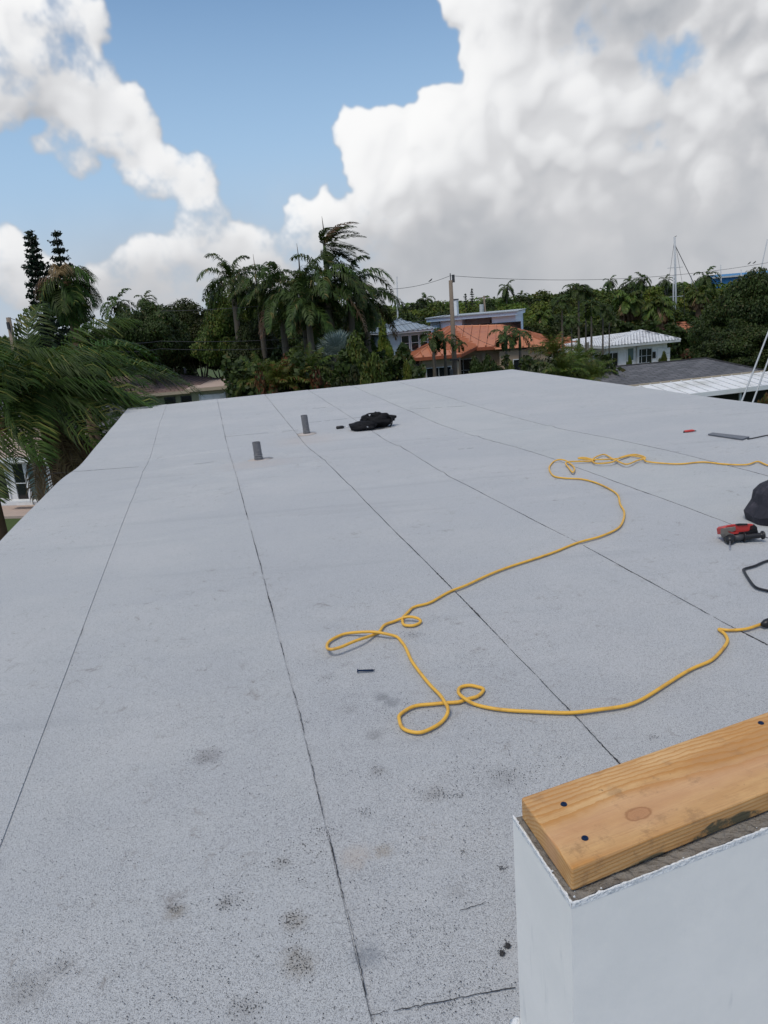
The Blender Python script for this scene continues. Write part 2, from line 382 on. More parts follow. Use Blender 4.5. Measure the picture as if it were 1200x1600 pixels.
W['screw'] = mat('blue_black_screw', (.012, .03, .075), .4, .3, 50, metal=.4)
W['bitumen'] = mat('bitumen', (.035, .034, .036), .6, .5, 40)
W['granule'] = mat('loose_granules', (.05, .047, .046), .8, .5, 60)
W['tilewhite'] = mat('white_roof_tile', (.62, .63, .64), .7, .15, .8, dirt=(.35, .35, .36), dscale=.9)
W['tileorange'] = mat('terracotta', (.33, .13, .07), .85, .3, 1.5)
W['car'] = mat('silver_car', (.35, .37, .39), .3, .05, metal=.5)
GREEN = dict(
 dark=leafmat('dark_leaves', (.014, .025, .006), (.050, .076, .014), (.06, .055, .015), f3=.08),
 mid=leafmat('mid_leaves', (.032, .056, .008), (.10, .145, .022), (.12, .11, .02)),
 light=leafmat('light_leaves', (.055, .084, .008), (.15, .19, .026), (.18, .16, .03)),
 royal=leafmat('royal_frond', (.018, .038, .008), (.068, .105, .022), (.12, .10, .03), f3=.06),
 queen=leafmat('queen_frond', (.016, .040, .007), (.070, .125, .020), (.20, .21, .05), f3=.08, trans=.3),
 dry=leafmat('dry_frond', (.12, .075, .035), (.27, .18, .10), trans=.2),
 silver=leafmat('silver_frond', (.11, .15, .13), (.22, .27, .25), trans=.15),
 pine=leafmat('pine_needles', (.006, .016, .009), (.02, .038, .018), trans=.1),
 red=leafmat('croton_leaves', (.05, .020, .010), (.17, .065, .025), (.05, .08, .02), f3=.4),
 lime=leafmat('lime_leaves', (.045, .066, .010), (.12, .14, .02), (.14, .07, .02), f3=.2),
 scruff=leafmat('scrub_leaves', (.05, .06, .03), (.15, .15, .09), (.03, .05, .015), f3=.3))

# shingle roof material (distant courses)
def shingle(name, c1, c2, sc=1.25):
    m, nt, b, o = base_mat(name)
    tc = N(nt, 'ShaderNodeTexCoord').outputs['UV']
    br = N(nt, 'ShaderNodeTexBrick', {'Vector': tc, 'Color1': (*c1, 1), 'Color2': (*c2, 1), 'Mortar': (.015, .015, .017, 1), 'Scale': sc, 'Mortar Size': .03, 'Brick Width': .9, 'Row Height': .38})
    n = N(nt, 'ShaderNodeTexNoise', {'Vector': tc, 'Scale': 1.5, 'Detail': 6.}).outputs[0]
    c = MIX(nt, SS(nt, n, .4, .7, 0, .6), br.outputs[0], [x*.6 for x in c1])
    nt.links.new(c, b.inputs['Base Color']); b.inputs['Roughness'].default_value = .9
    bp = N(nt, 'ShaderNodeBump', {'Height': br.outputs[1], 'Strength': .6, 'Distance': .03}, invert=True); nt.links.new(bp.outputs[0], b.inputs['Normal'])
    return m
W['shingle'] = shingle('grey_shingles', (.095, .097, .105), (.15, .15, .16))
W['shingle_pink'] = shingle('brown_shingles', (.20, .13, .11), (.27, .18, .15))

# ------------------------------------------------------------------ ground
def ground():
    m, nt, b, o = base_mat('lawn')
    tc = N(nt, 'ShaderNodeTexCoord').outputs['Object']
    n = N(nt, 'ShaderNodeTexNoise', {'Vector': tc, 'Scale': .12, 'Detail': 8., 'Roughness': .65}).outputs[0]
    n2 = N(nt, 'ShaderNodeTexNoise', {'Vector': tc, 'Scale': 6., 'Detail': 6.}).outputs[0]
    c = MIX(nt, n2, (.025, .045, .008), (.07, .105, .02)); c = MIX(nt, SS(nt, n, .52, .66), c, (.10, .085, .06))
    nt.links.new(c, b.inputs['Base Color']); b.inputs['Roughness'].default_value = .95
    mb = MB(); mb.face([(-3000, -600, 0), (3000, -600, 0), (3000, 4000, 0), (-3000, 4000, 0)])
    tag(mb.build('ground', m), kind='structure')
ground()
r = MB(); r.box(-60, 60, 47.5, 52, .004, .02, R(-3)); tag(r.build('road', W['asphalt']), kind='structure')

# ------------------------------------------------------------------ the roof we stand on
TH = R(12.6); E1 = Vector((math.cos(TH), math.sin(TH), 0)); E2 = Vector((-math.sin(TH), math.cos(TH), 0))
def rise(y): 
    t = 7.95-y; t = .25*math.log1p(math.exp(min(60, t/.25)))
    return .121*(1-math.exp(-t/1.1))
def wrinkle(x, y):
    q = x*E2.x+y*E2.y; p = x*E1.x+y*E1.y
    return .006*math.sin(q*1.9+.7*math.sin(p*1.3))*math.exp(-((q-7.5)/2.2)**2)+.003*math.sin(q*3.1+p*.6)*math.sin(p*2.3+1)
CREASES = [(4.9, -.6, .9), (6.1, -.9, .8), (6.75, -1.2, 1.4), (7.6, -1.0, 1.2), (3.6, -.7, .6), (8.7, -1.2, .7), (5.4, .8, 2.6), (7.1, 1.5, 4.)]
def crease(x, y):
    q = x*E2.x+y*E2.y; p = x*E1.x+y*E1.y; z = 0
    for q0, p0, p1 in CREASES:
        d = q-q0-.05*math.sin(p*2.1+q0)-.12*p
        if abs(d) < .4: z += .012*math.exp(-(d/.075)**2)*max(0, min(1, (p-p0)*3, (p1-p)*3))
    return z
def roofz(x, y): return CAMZ-1.42+rise(y)+wrinkle(x, y)+crease(x, y)
def RA(px, py, h=0.):
    d = ray(px, py); z = CAMZ-1.42
    for _ in range(12):
        t = (z+h-CAMZ)/d.z; p = d*t; z = .5*z+.5*roofz(p.x, p.y)
    return Vector((p.x, p.y, z+h))
def pq(v): return v.x*E1.x+v.y*E1.y, v.x*E2.x+v.y*E2.y
QB = 14.95; QN = -2.0
seams_px = [
 [(250, 660), (215, 760), (130, 980), (60, 1165), (15, 1285)],
 [(340, 628), (352, 685), (405, 880), (470, 1130), (510, 1300), (578, 1590)],
 [(412, 615), (500, 715), (600, 815), (700, 915), (820, 1040), (960, 1188)],
 [(485, 612), (590, 680), (700, 745), (890, 843), (1130, 975), (1200, 1010)],
 [(553, 605), (690, 665), (870, 720), (1000, 768), (1135, 818)],
 [(625, 598), (760, 640), (950, 685), (1200, 745)]]
seams = []
for s in seams_px:
    a = sorted([pq(RA(*p))[::-1] for p in s]); seams.append(([x[0] for x in a], [x[1] for x in a]))
PL = pq(RA(200, 638))[0]; PR = pq(RA(800, 577))[0]
seams.insert(0, ([0], [PL])); p5 = seams[-1][1][-1]; seams.append(([0], [p5+.93])); seams.append(([0], [PR]))
print('strip edges at far:', [round(s[1][-1], 2) for s in seams])
def seam_p(i, q): return float(np.interp(q, seams[i][0], seams[i][1]))
def W3(p, q, h=0.):
    v = E1*p+E2*q; return Vector((v.x, v.y, roofz(v.x, v.y)+h))

def roof_material():
    m, nt, b, o = base_mat('granulated_cap_sheet')
    tc = N(nt, 'ShaderNodeTexCoord').outputs['Object']; oi = N(nt, 'ShaderNodeObjectInfo').outputs['Random']
    fine = N(nt, 'ShaderNodeTexVoronoi', {'Vector': tc, 'Scale': 560.}, feature='F1')
    fcol = N(nt, 'ShaderNodeSeparateColor', {0: fine.outputs['Color']}).outputs[0]
    big = N(nt, 'ShaderNodeTexNoise', {'Vector': tc, 'Scale': .55, 'Detail': 5., 'Roughness': .6}).outputs[0]
    mid = N(nt, 'ShaderNodeTexNoise', {'Vector': tc, 'Scale': 4.5, 'Detail': 7., 'Roughness': .7}).outputs[0]
    base = MIX(nt, big, (.422, .440, .436), (.492, .505, .498))
    base = MIX(nt, M_(nt, 'MULTIPLY', oi, .5), base, (.425, .43, .455))
    tone = N(nt, 'ShaderNodeTexNoise', {'Vector': N(nt, 'ShaderNodeMapping', {'Vector': tc, 'Rotation': (0, 0, -TH), 'Scale': (.9, 1.3, 1.)}).outputs[0], 'Scale': 1., 'Detail': 8., 'Roughness': .72}).outputs[0]
    base = MIX(nt, SS(nt, tone, .42, .60, 0, .28), base, (.385, .40, .425)); base = MIX(nt, SS(nt, tone, .52, .38, 0, .28), base, (.49, .49, .495))
    # worn, darker granules where people have walked: broad area near the parapet end
    p0 = W3(.45, 1.2)
    dd = V_(nt, 'LENGTH', V_(nt, 'MULTIPLY', V_(nt, 'SUBTRACT', tc, tuple(p0)), (.38, .33, .3)), out=1)
    worn = M_(nt, 'MULTIPLY', SS(nt, dd, 1.3, .1), SS(nt, mid, .3, .6, .5, 1.0))
    thr = M_(nt, 'MULTIPLY_ADD', worn, .24, .04)
    thr = M_(nt, 'ADD', thr, SS(nt, mid, .6, .78, 0, .10))
    sp_ = M_(nt, 'LESS_THAN', fcol, thr)
    c = MIX(nt, M_(nt, 'MULTIPLY', sp_, .55), base, (.10, .10, .11))
    lightsp = M_(nt, 'GREATER_THAN', fcol, .9)
    c = MIX(nt, M_(nt, 'MULTIPLY', lightsp, .3), c, (.72, .74, .76))
    # scuffs
    sc = N(nt, 'ShaderNodeTexNoise', {'Vector': tc, 'Scale': 14., 'Detail': 9., 'Roughness': .8, 'Distortion': .6}).outputs[0]
    msk = N(nt, 'ShaderNodeTexNoise', {'Vector': tc, 'Scale': 1.3, 'Detail': 2.}).outputs[0]
    s2 = M_(nt, 'MULTIPLY', SS(nt, sc, .55, .68), SS(nt, msk, .46, .58))
    c = MIX(nt, M_(nt, 'MULTIPLY', s2, .6), c, (.20, .18, .165))
    # faint darker streaks across the strips
    st = N(nt, 'ShaderNodeTexNoise', {'Vector': N(nt, 'ShaderNodeMapping', {'Vector': tc, 'Rotation': (0, 0, -TH-.12), 'Scale': (.5, 7., 1.)}).outputs[0], 'Scale': 1., 'Detail': 4.}).outputs[0]
    c = MIX(nt, SS(nt, st, .60, .72, 0, .14), c, (.26, .27, .29))
    # grey rubbed patches
    grit = N(nt, 'ShaderNodeTexNoise', {'Vector': tc, 'Scale': 60., 'Detail': 6., 'Roughness': .8}).outputs[0]
    for px, py, rad, col, s in ((597, 1090, .03, (.17, .18, .19), .6), (612, 1099, .035, (.17, .18, .19), .6), (585, 1150, .04, (.2, .2, .2), .5), (572, 1490, .045, (.13, .15, .18), .55), (558, 1338, .05, (.42, .34, .27), .35), (480, 688, .45, (.46, .41, .38), .4), (405, 725, .4, (.46, .41, .38), .4), (325, 1183, .05, (.2, .19, .19), .5), (460, 1440, .035, (.22, .19, .15), .4), (468, 1505, .045, (.2, .17, .13), .42), (440, 1352, .03, (.2, .19, .18), .3), (40, 1545, .06, (.2, .19, .18), .35), (355, 1412, .03, (.2, .19, .18), .35), (790, 1215, .06, (.2, .2, .2), .3), (680, 1240, .045, (.2, .19, .18), .35), (590, 1205, .03, (.2, .19, .18), .35), (380, 1580, .04, (.2, .19, .18), .3), (712, 1395, .03, (.2, .19, .18), .25), (98, 1512, .03, (.2, .19, .18), .3), (510, 1058, .03, (.2, .2, .2), .25), (545, 1108, .04, (.2, .2, .2), .25), (645, 993, .05, (.2, .2, .2), .3), (600, 1330, .03, (.25, .19, .12), .4), (275, 1425, .03, (.2, .17, .13), .6), (815, 1255, .0, (.2, .2, .2), 0)):
        if not rad: continue
        pt = RA(px, py)
        l = V_(nt, 'LENGTH', V_(nt, 'SUBTRACT', tc, tuple(pt)), out=1)
        l = M_(nt, 'ADD', l, M_(nt, 'MULTIPLY', M_(nt, 'SUBTRACT', sc, .5), rad*2.4))
        c = MIX(nt, M_(nt, 'MULTIPLY', M_(nt, 'MULTIPLY', SS(nt, l, rad*1.25, rad*.2), SS(nt, grit, .30, .52)), s), c, col)
    nt.links.new(c, b.inputs['Base Color']); b.inputs['Roughness'].default_value = .9; b.inputs['Specular IOR Level'].default_value = .15
    bp = N(nt, 'ShaderNodeBump', {'Height': fine.outputs['Distance'], 'Strength': .5, 'Distance': .003}, invert=True)
    nb = N(nt, 'ShaderNodeBump', {'Height': N(nt, 'ShaderNodeTexNoise', {'Vector': tc, 'Scale': 2.5, 'Detail': 3.}).outputs[0], 'Strength': .25, 'Distance': .03, 'Normal': bp.outputs[0]})
    nt.links.new(nb.outputs[0], b.inputs['Normal'])
    return m
ROOF = roof_material()
flat_roof = empty('flat_roof_house', (0, 0, 0), 'flat roofed house covered in pale grey granulated roofing sheets, seen from on top', 'house')
# walls under the roof
cnr = [W3(PL+.1, QN), W3(PR-.1, QN), W3(PR-.1, QB-.1), W3(PL+.1, QB-.1)]
MB().prism([(v.x, v.y, 0) for v in cnr], [(v.x, v.y, 6.40) for v in cnr]).build('wall', W['white_dull'], flat_roof)
# fascia around the edge
for a, b_ in (((PL, QN), (PL, QB)), ((PL, QB), (PR, QB)), ((PR, QB), (PR, QN))):
    mb = MB(); n = 30
    for i in range(n):
        t0, t1 = i/n, (i+1)/n
        u = [W3(a[0]+(b_[0]-a[0])*t, a[1]+(b_[1]-a[1])*t, -.012) for t in (t0, t1)]
        mb.face([u[0]-Vector((0, 0, .28)), u[1]-Vector((0, 0, .28)), u[1], u[0]])
    mb.build('fascia', W['darkmetal'], flat_roof)
ns = len(seams)
for i in range(ns-1):
    nq, npp = 340, 8; vs = []; fs = []
    qs = QN+(QB-QN)*np.linspace(0, 1, nq+1)
    for q in qs:
        a = seam_p(i, q)-(.02 if i else 0); b2 = seam_p(i+1, q)
        for k in range(npp+1):
            t = k/npp; vs.append(tuple(W3(a+(b2-a)*t, q, .004*t if i < ns-2 else 0)))
        v = Vector(vs[-1]); vs.append(tuple(v)); vs.append((v.x, v.y, v.z-.0055))   # the lap's cut edge
    # far edge turned down over the fascia
    w_ = npp+3
    for j in range(nq):
        for k in range(w_-1):
            if k == npp: continue
            a = j*w_+k; fs.append((a, a+1, a+1+w_, a+w_))
    me = bpy.data.meshes.new('roofing_strip'); me.from_pydata(vs, [], fs); me.materials.append(ROOF)
    me.polygons.foreach_set('use_smooth', [True]*len(fs))
    link('roofing_strip', me, flat_roof)
def bead(name, pts, w, gaps=0., seed=0, parent=None, mat_=None, h=.0052):
    """a thin irregular line of bitumen squeezed out of a lap"""
    rr = random.Random(seed); P_ = [Vector(p) for p in pts]; mb = MB(); prev = None; lvl = 0
    for i in range(len(P_)-1):
        a, b_ = P_[i], P_[i+1]; L = (b_-a).length; st_ = .007 if a.y < 4.5 else .03; n = max(1, int(L/st_)); t_ = (b_-a).normalized(); s_ = Vector((-t_.y, t_.x, 0))
        for k in range(n):
            c = a+(b_-a)*(k/n); lvl = (.93*lvl+.2*rr.gauss(0, 1)) if a.y < 4.5 else (.7*lvl+.3*rr.gauss(0, 1))
            ww = w*(.25+.75*rr.random()**.7)*min(1.9, max(0, 1+lvl*.9-gaps*1.9)); off = rr.gauss(0, w*.18)
            z = roofz(c.x, c.y)+h
            cur = (Vector((c.x, c.y, z))+s_*(off-ww*.5), Vector((c.x, c.y, z+.0015))+s_*off, Vector((c.x, c.y, z))+s_*(off+ww*.5), ww)
            if prev and (ww > w*.08 or prev[3] > w*.08):
                mb.face([prev[0], cur[0], cur[1], prev[1]]); mb.face([prev[1], cur[1], cur[2], prev[2]])
            prev = cur
    o = mb.build(name, mat_ or W['bitumen'], parent); o['kind'] = 'stuff'; return o
for i in range(1, ns-1):
    g_ = {1: .8, 2: .22, 3: 0, 4: 0, 5: 0, 6: .02, 7: .8}[i]; w_ = {1: .0045, 2: .0048, 3: .0048, 4: .005, 5: .006, 6: .006, 7: .004}[i]
    q0 = .9 if i != 6 else .5
    pts = [W3(seam_p(i, q)+.003+.0012*math.sin(q*7.3+i*2)+.0008*math.sin(q*19+i), q) for q in np.linspace(q0, QB, 160)]
    bead('bitumen_seam', pts, w_, g_, i, flat_roof)
for k, (a, b_, g_, w_) in enumerate((((75, 741), (222, 730), .25, .012), ((222, 730), (360, 722), .75, .01), ((578, 1590), (812, 1544), .5, .0045), ((400, 648), (560, 632), .7, .010), ((350, 683), (470, 672), .45, .010), ((640, 640), (760, 633), .35, .012), ((470, 662), (570, 652), .4, .01), ((700, 1432), (800, 1400), .75, .004), ((690, 705), (800, 696), .8, .01), ((215, 780), (330, 772), .75, .01))):
    A, B = RA(*a), RA(*b_); bead('bitumen_seam', [A+(B-A)*t for t in np.linspace(0, 1, 12)], w_, g_, 20+k, flat_roof)

# loose granules and crumbs lying in the scuffs
def crumbs():
    rr = random.Random(3); vs = []; fs = []
    spots = [(320, 1183, 22, 9, 90), (275, 1422, 9, 7, 60), (98, 1512, 16, 10, 60), (40, 1545, 20, 12, 60), (357, 1412, 22, 10, 110), (440, 1350, 16, 9, 60), (462, 1440, 16, 8, 110), (468, 1505, 14, 22, 150),
             (380, 1575, 18, 12, 70), (500, 1300, 14, 8, 60), (490, 1330, 30, 18, 90), (568, 1272, 8, 7, 60), (590, 1205, 12, 9, 50), (680, 1240, 24, 7, 90), (712, 1247, 12, 3, 50), (535, 1210, 16, 8, 40),
             (790, 1215, 30, 16, 120), (840, 1195, 10, 20, 50), (784, 1490, 5, 5, 50), (792, 1480, 4, 5, 40), (785, 1358, 5, 3, 40), (725, 1332, 4, 3, 20), (632, 1110, 30, 20, 60), (545, 1108, 20, 8, 40), (512, 1057, 14, 8, 40),
             (645, 993, 20, 3, 45), (750, 1030, 26, 14, 50), (600, 1118, 18, 8, 40), (730, 1135, 30, 10, 30), (598, 925, 8, 3, 14), (560, 950, 12, 5, 14), (478, 1128, 8, 5, 10), (880, 1190, 14, 10, 40), (1018, 1152, 7, 3, 30),
             (287, 722, 5, 1, 10), (240, 723, 3, 1, 8), (405, 703, 5, 1, 6), (1092, 740, 8, 2, 14), (560, 1380, 60, 40, 160), (650, 1450, 60, 40, 200), (720, 1560, 60, 30, 200), (300, 1530, 80, 50, 150), (700, 1300, 90, 50, 200), (150, 1450, 120, 70, 120), (330, 1300, 120, 60, 120), (740, 1200, 70, 30, 90)]
    for (px, py, sx, sy, n) in spots:
        for _ in range(int(n*.9)):
            x = rr.gauss(px, sx*.85); y = rr.gauss(py, sy*.8)
            if y < 600 or y > 1640: continue
            p = RA(x, y); s = rr.uniform(.0006, .0016)*(1+p.y*.12)
            a = rr.random()*6.28; b0 = len(vs)
            for k in range(4): vs.append((p.x+s*math.cos(a+k*1.57)*rr.uniform(.6, 1.3), p.y+s*math.sin(a+k*1.57)*rr.uniform(.6, 1.3), p.z+.005))
            vs.append((p.x, p.y, p.z+.005+s*.8))
            for k in range(4): fs.append((b0+k, b0+(k+1) % 4, b0+4))
    for _ in range(1500):
        px = rr.uniform(-20, 830); py = 1650-950*rr.random()**1.5
        p = RA(px, py); s = rr.uniform(.0008, .0018)*(1+p.y*.1); a = rr.random()*6.28; b0 = len(vs)
        for k in range(3): vs.append((p.x+s*math.cos(a+k*2.09), p.y+s*math.sin(a+k*2.09), p.z+.005))
        vs.append((p.x, p.y, p.z+.005+s)); fs += [(b0, b0+1, b0+3), (b0+1, b0+2, b0+3), (b0+2, b0, b0+3)]
    me = bpy.data.meshes.new('loose_granules'); me.from_pydata(vs, [], fs); me.materials.append(W['granule'])
    o = link('loose_granules', me); tag(o, 'dark loose granules and crumbs scattered over the pale roof', 'granules', kind='stuff')
crumbs()

# ------------------------------------------------------------------ parapet wall, mortar and board (right foreground)
def wallmat():
    m, nt, b, o = base_mat('painted_stucco')
    tc = N(nt, 'ShaderNodeTexCoord').outputs['Object']
    n = N(nt, 'ShaderNodeTexNoise', {'Vector': tc, 'Scale': 6., 'Detail': 8., 'Roughness': .65}).outputs[0]
    c = MIX(nt, SS(nt, n, .3, .7), (.77, .765, .735), (.82, .81, .775))
    n1 = N(nt, 'ShaderNodeTexNoise', {'Vector': tc, 'Scale': 38., 'Detail': 8., 'Roughness': .75}).outputs[0]
    c = MIX(nt, SS(nt, n1, .62, .75, 0, .5), c, (.83, .84, .84))
    n4 = N(nt, 'ShaderNodeTexNoise', {'Vector': N(nt, 'ShaderNodeMapping', {'Vector': tc, 'Scale': (30, 30, 5)}).outputs[0], 'Scale': 1., 'Detail': 6.}).outputs[0]
    c = MIX(nt, SS(nt, n4, .63, .74, 0, .35), c, (.5, .52, .52))
    nt.links.new(c, b.inputs['Base Color']); b.inputs['Roughness'].default_value = .75; b.inputs['Specular IOR Level'].default_value = .25
    n2 = N(nt, 'ShaderNodeTexNoise', {'Vector': tc, 'Scale': 55., 'Detail': 6., 'Roughness': .7}).outputs[0]
    n3 = N(nt, 'ShaderNodeTexNoise', {'Vector': tc, 'Scale': 9., 'Detail': 3.}).outputs[0]
    bp = N(nt, 'ShaderNodeBump', {'Height': M_(nt, 'ADD', M_(nt, 'MULTIPLY', n2, .3), n3), 'Strength': .35, 'Distance': .005}); nt.links.new(bp.outputs[0], b.inputs['Normal'])
    return m
WM = wallmat()
W['mortar'] = mat('grey_mortar', (.215, .195, .17), .95, .35, 14, .9, 70, dirt=(.14, .125, .11), dscale=22)
W['plaster'] = mat('torn_plaster_edge', (.72, .74, .75), .8, .08, 30, .6, 120)
ZT = CAMZ-.835                                    # top of the wall
def parapet():
    t = empty('parapet_wall', PZ(801, 1274, ZT)*1 - Vector((0, 0, .0)), 'white painted stucco parapet wall with bare mortar top under the board', 'wall')
    t.location = (0, 0, 0)
    A = PZ(801, 1274, ZT); B = PZ(893, 1411, ZT); Cc = PZ(1200, 1293, ZT)
    d = (Cc-B).normalized(); L = 1.6; Ce = B+d*L; De = A+d*L
    zb = 6.2
    poly = [A, B, Ce, De]
    # body, finely divided so the top rim can be uneven
    mb = MB(); mb.prism([(v.x, v.y, zb) for v in poly], [(v.x, v.y, ZT-.006) for v in poly])
    mb.build('painted_stucco', WM, t)
    # mortar bed on top: noisy grid inside the rim
    rr = random.Random(5); nu, nv = 140, 20; vs = []; fs = []
    for i in range(nu+1):
        for j in range(nv+1):
            u, v = i/nu, j/nv; e = .004
            p = (A+(B-A)*(e/.2+(1-2*e/.2)*v))+d*(e+(L-2*e)*u)
            z = ZT-.003+rr.uniform(-.0008, .0015)+.0025*math.sin(u*60+v*3)*math.sin(v*9+u*31)*.5
            vs.append((p.x, p.y, z))
    for i in range(nu):
        for j in range(nv):
            a = i*(nv+1)+j; fs.append((a, a+1, a+nv+2, a+nv+1))
    me = bpy.data.meshes.new('mortar_bed'); me.from_pydata(vs, [], fs); me.materials.append(W['mortar']); link('mortar_bed', me, t)
    # torn plaster rim along the left and front edges
    mb = MB()
    for (p0, p1, n, inn) in ((A, B, 46, d), (B, Ce, 230, (A-B).normalized())):
        prev = None
        for k in range(n+1):
            p = p0+(p1-p0)*k/n; w_ = .0010+.0014*max(0, rr.gauss(.3, .7)); hgt = .0016+rr.random()*.0008
            cur = (p-inn*.0004-Vector((0, 0, .010)), p-inn*.0006+Vector((0, 0, hgt-.003)), p+inn*w_+Vector((0, 0, hgt-.0025)), p+inn*(w_+.001)-Vector((0, 0, .010)))
            if prev:
                for q in range(3): mb.face([prev[q], cur[q], cur[q+1], prev[q+1]])
            prev = cur
    mb.build('plaster_rim', W['plaster'], t)
    # plaster crumbs left on the mortar, and the blob of plaster at the foot
    mb = MB()
    for _ in range(16):
        if rr.random() < .6: u, v = rr.uniform(.0, .02), rr.uniform(.55, .97)
        else: u, v = rr.uniform(.02, .5), rr.uniform(.94, .98)
        p = A+(B-A)*v+d*(u*L); s = rr.uniform(.0008, .0022); z = ZT-.001
        mb.prism([(p.x+s*math.cos(k*1.26+u*9), p.y+s*.7*math.sin(k*1.26+u*9), z) for k in range(5)], [(p.x+s*.5*math.cos(k*1.26+u*9), p.y+s*.4*math.sin(k*1.26+u*9), z+s*.8) for k in range(5)])
    mb.build('plaster_crumbs', W['plaster'], t)
    base = Vector((A.x, A.y, 0)); mb = MB()
    for k in range(9):
        c = base+(B-A)*(-.05+.1*k)+Vector((-.004, 0, 0)); z = roofz(c.x, c.y); s = rr.uniform(.010, .022)*(1.3 if k < 3 else .6)
        mb.prism([(c.x+s*math.cos(a*1.05), c.y+s*math.sin(a*1.05), z+.001) for a in range(6)], [(c.x+s*.45*math.cos(a*1.05+.2), c.y+s*.5*math.sin(a*1.05+.2), z+s*rr.uniform(.6, 1.2)) for a in range(6)])
    mb.build('plaster_crumbs', W['plaster'], t, smooth=True)
    return A, B, d
PA, PB, PD = parapet()

def woodmat(L0, knot, T, ang):
    m, nt, b, o = base_mat('pine_board')
    tc = N(nt, 'ShaderNodeTexCoord').outputs['Object']      # object x along the board, y across
    kx, ky = knot
    s = N(nt, 'ShaderNodeSeparateXYZ', {0: tc}); x, y, z = s.outputs[0], s.outputs[1], s.outputs[2]
    # grain lines bend round the knot
    kn = N(nt, 'ShaderNodeSeparateColor', {0: N(nt, 'ShaderNodeTexNoise', {'Vector': tc, 'Scale': 45., 'Detail': 4., 'Roughness': .6}).outputs['Color']})
    dx = M_(nt, 'ADD', M_(nt, 'SUBTRACT', x, kx), M_(nt, 'MULTIPLY_ADD', kn.outputs[0], .022, -.011)); dy = M_(nt, 'ADD', M_(nt, 'SUBTRACT', y, ky), M_(nt, 'MULTIPLY_ADD', kn.outputs[1], .012, -.006))
    r2 = M_(nt, 'ADD', M_(nt, 'POWER', M_(nt, 'MULTIPLY', dx, 14), 2), M_(nt, 'POWER', M_(nt, 'MULTIPLY', dy, 24), 2))
    push = M_(nt, 'DIVIDE', .9, M_(nt, 'ADD', r2, .75))
    ysc = M_(nt, 'SUBTRACT', dy, M_(nt, 'MULTIPLY', M_(nt, 'MULTIPLY', dy, push), .8))
    n = N(nt, 'ShaderNodeTexNoise', {'Vector': N(nt, 'ShaderNodeMapping', {'Vector': tc, 'Scale': (2.2, 9, 9)}).outputs[0], 'Scale': 1., 'Detail': 3.}).outputs[0]
    # growth rings: distance from a pith line below the board
    yy = M_(nt, 'ADD', ysc, M_(nt, 'MULTIPLY', M_(nt, 'SUBTRACT', n, .5), .045)); zz = M_(nt, 'ADD', z, .10)
    tilt = M_(nt, 'ADD', yy, M_(nt, 'MULTIPLY', x, .045))
    rad = M_(nt, 'SQRT', M_(nt, 'ADD', M_(nt, 'POWER', tilt, 2), M_(nt, 'POWER', zz, 2)))
    ring = M_(nt, 'FRACT', M_(nt, 'MULTIPLY', rad, 150))
    late = M_(nt, 'MULTIPLY', SS(nt, ring, .35, .9), SS(nt, ring, 1., .93))
    lo = N(nt, 'ShaderNodeTexNoise', {'Vector': N(nt, 'ShaderNodeMapping', {'Vector': tc, 'Scale': (3, 22, 22)}).outputs[0], 'Scale': 1., 'Detail': 5.}).outputs[0]
    c = MIX(nt, SS(nt, lo, .3, .7), (.54, .29, .105), (.65, .41, .19))
    pt_ = N(nt, 'ShaderNodeTexNoise', {'Vector': N(nt, 'ShaderNodeMapping', {'Vector': tc, 'Scale': (5, 14, 14)}).outputs[0], 'Scale': 1., 'Detail': 6., 'Roughness': .65}).outputs[0]
    c = MIX(nt, SS(nt, pt_, .42, .66, 0, .5), c, (.42, .215, .09)); c = MIX(nt, SS(nt, pt_, .5, .34, 0, .35), c, (.74, .52, .29))
    c = MIX(nt, M_(nt, 'MULTIPLY', late, .68), c, (.46, .20, .045))
    fib = N(nt, 'ShaderNodeTexNoise', {'Vector': N(nt, 'ShaderNodeMapping', {'Vector': tc, 'Scale': (14, 420, 420)}).outputs[0], 'Scale': 1., 'Detail': 4.}).outputs[0]
    c = MIX(nt, SS(nt, fib, .45, .75, 0, .30), c, (.38, .19, .07))
    # pinkish heartwood stripe and the knot
    c = MIX(nt, M_(nt, 'MULTIPLY', SS(nt, M_(nt, 'ABSOLUTE', M_(nt, 'ADD', yy, -.012)), .03, .0), .45), c, (.56, .32, .19))
    kr = M_(nt, 'ADD', M_(nt, 'SQRT', M_(nt, 'ADD', M_(nt, 'POWER', M_(nt, 'DIVIDE', dx, .022), 2), M_(nt, 'POWER', M_(nt, 'DIVIDE', dy, .0135), 2))), M_(nt, 'MULTIPLY', lo, .9))
    c = MIX(nt, M_(nt, 'MULTIPLY', SS(nt, kr, 1.75, 1.15), .6), c, (.40, .19, .09))
    kring = M_(nt, 'MULTIPLY', SS(nt, kr, 1.2, 1.38), SS(nt, kr, 1.65, 1.42))
    c = MIX(nt, M_(nt, 'MULTIPLY', kring, .45), c, (.22, .085, .03))
    kf = M_(nt, 'FRACT', M_(nt, 'MULTIPLY', kr, 4.)); c = MIX(nt, M_(nt, 'MULTIPLY', M_(nt, 'MULTIPLY', SS(nt, kf, .3, .9), SS(nt, kr, 1.1, 1.)), .15), c, (.26, .10, .045))
    # dirt smudges and dark flecks
    dn = N(nt, 'ShaderNodeTexNoise', {'Vector': tc, 'Scale': 22., 'Detail': 8., 'Roughness': .7}).outputs[0]
    dm = N(nt, 'ShaderNodeTexNoise', {'Vector': tc, 'Scale': 7., 'Detail': 2.}).outputs[0]
    c = MIX(nt, M_(nt, 'MULTIPLY', M_(nt, 'MULTIPLY', SS(nt, dn, .52, .66), SS(nt, dm, .46, .6)), .5), c, (.25, .14, .07))
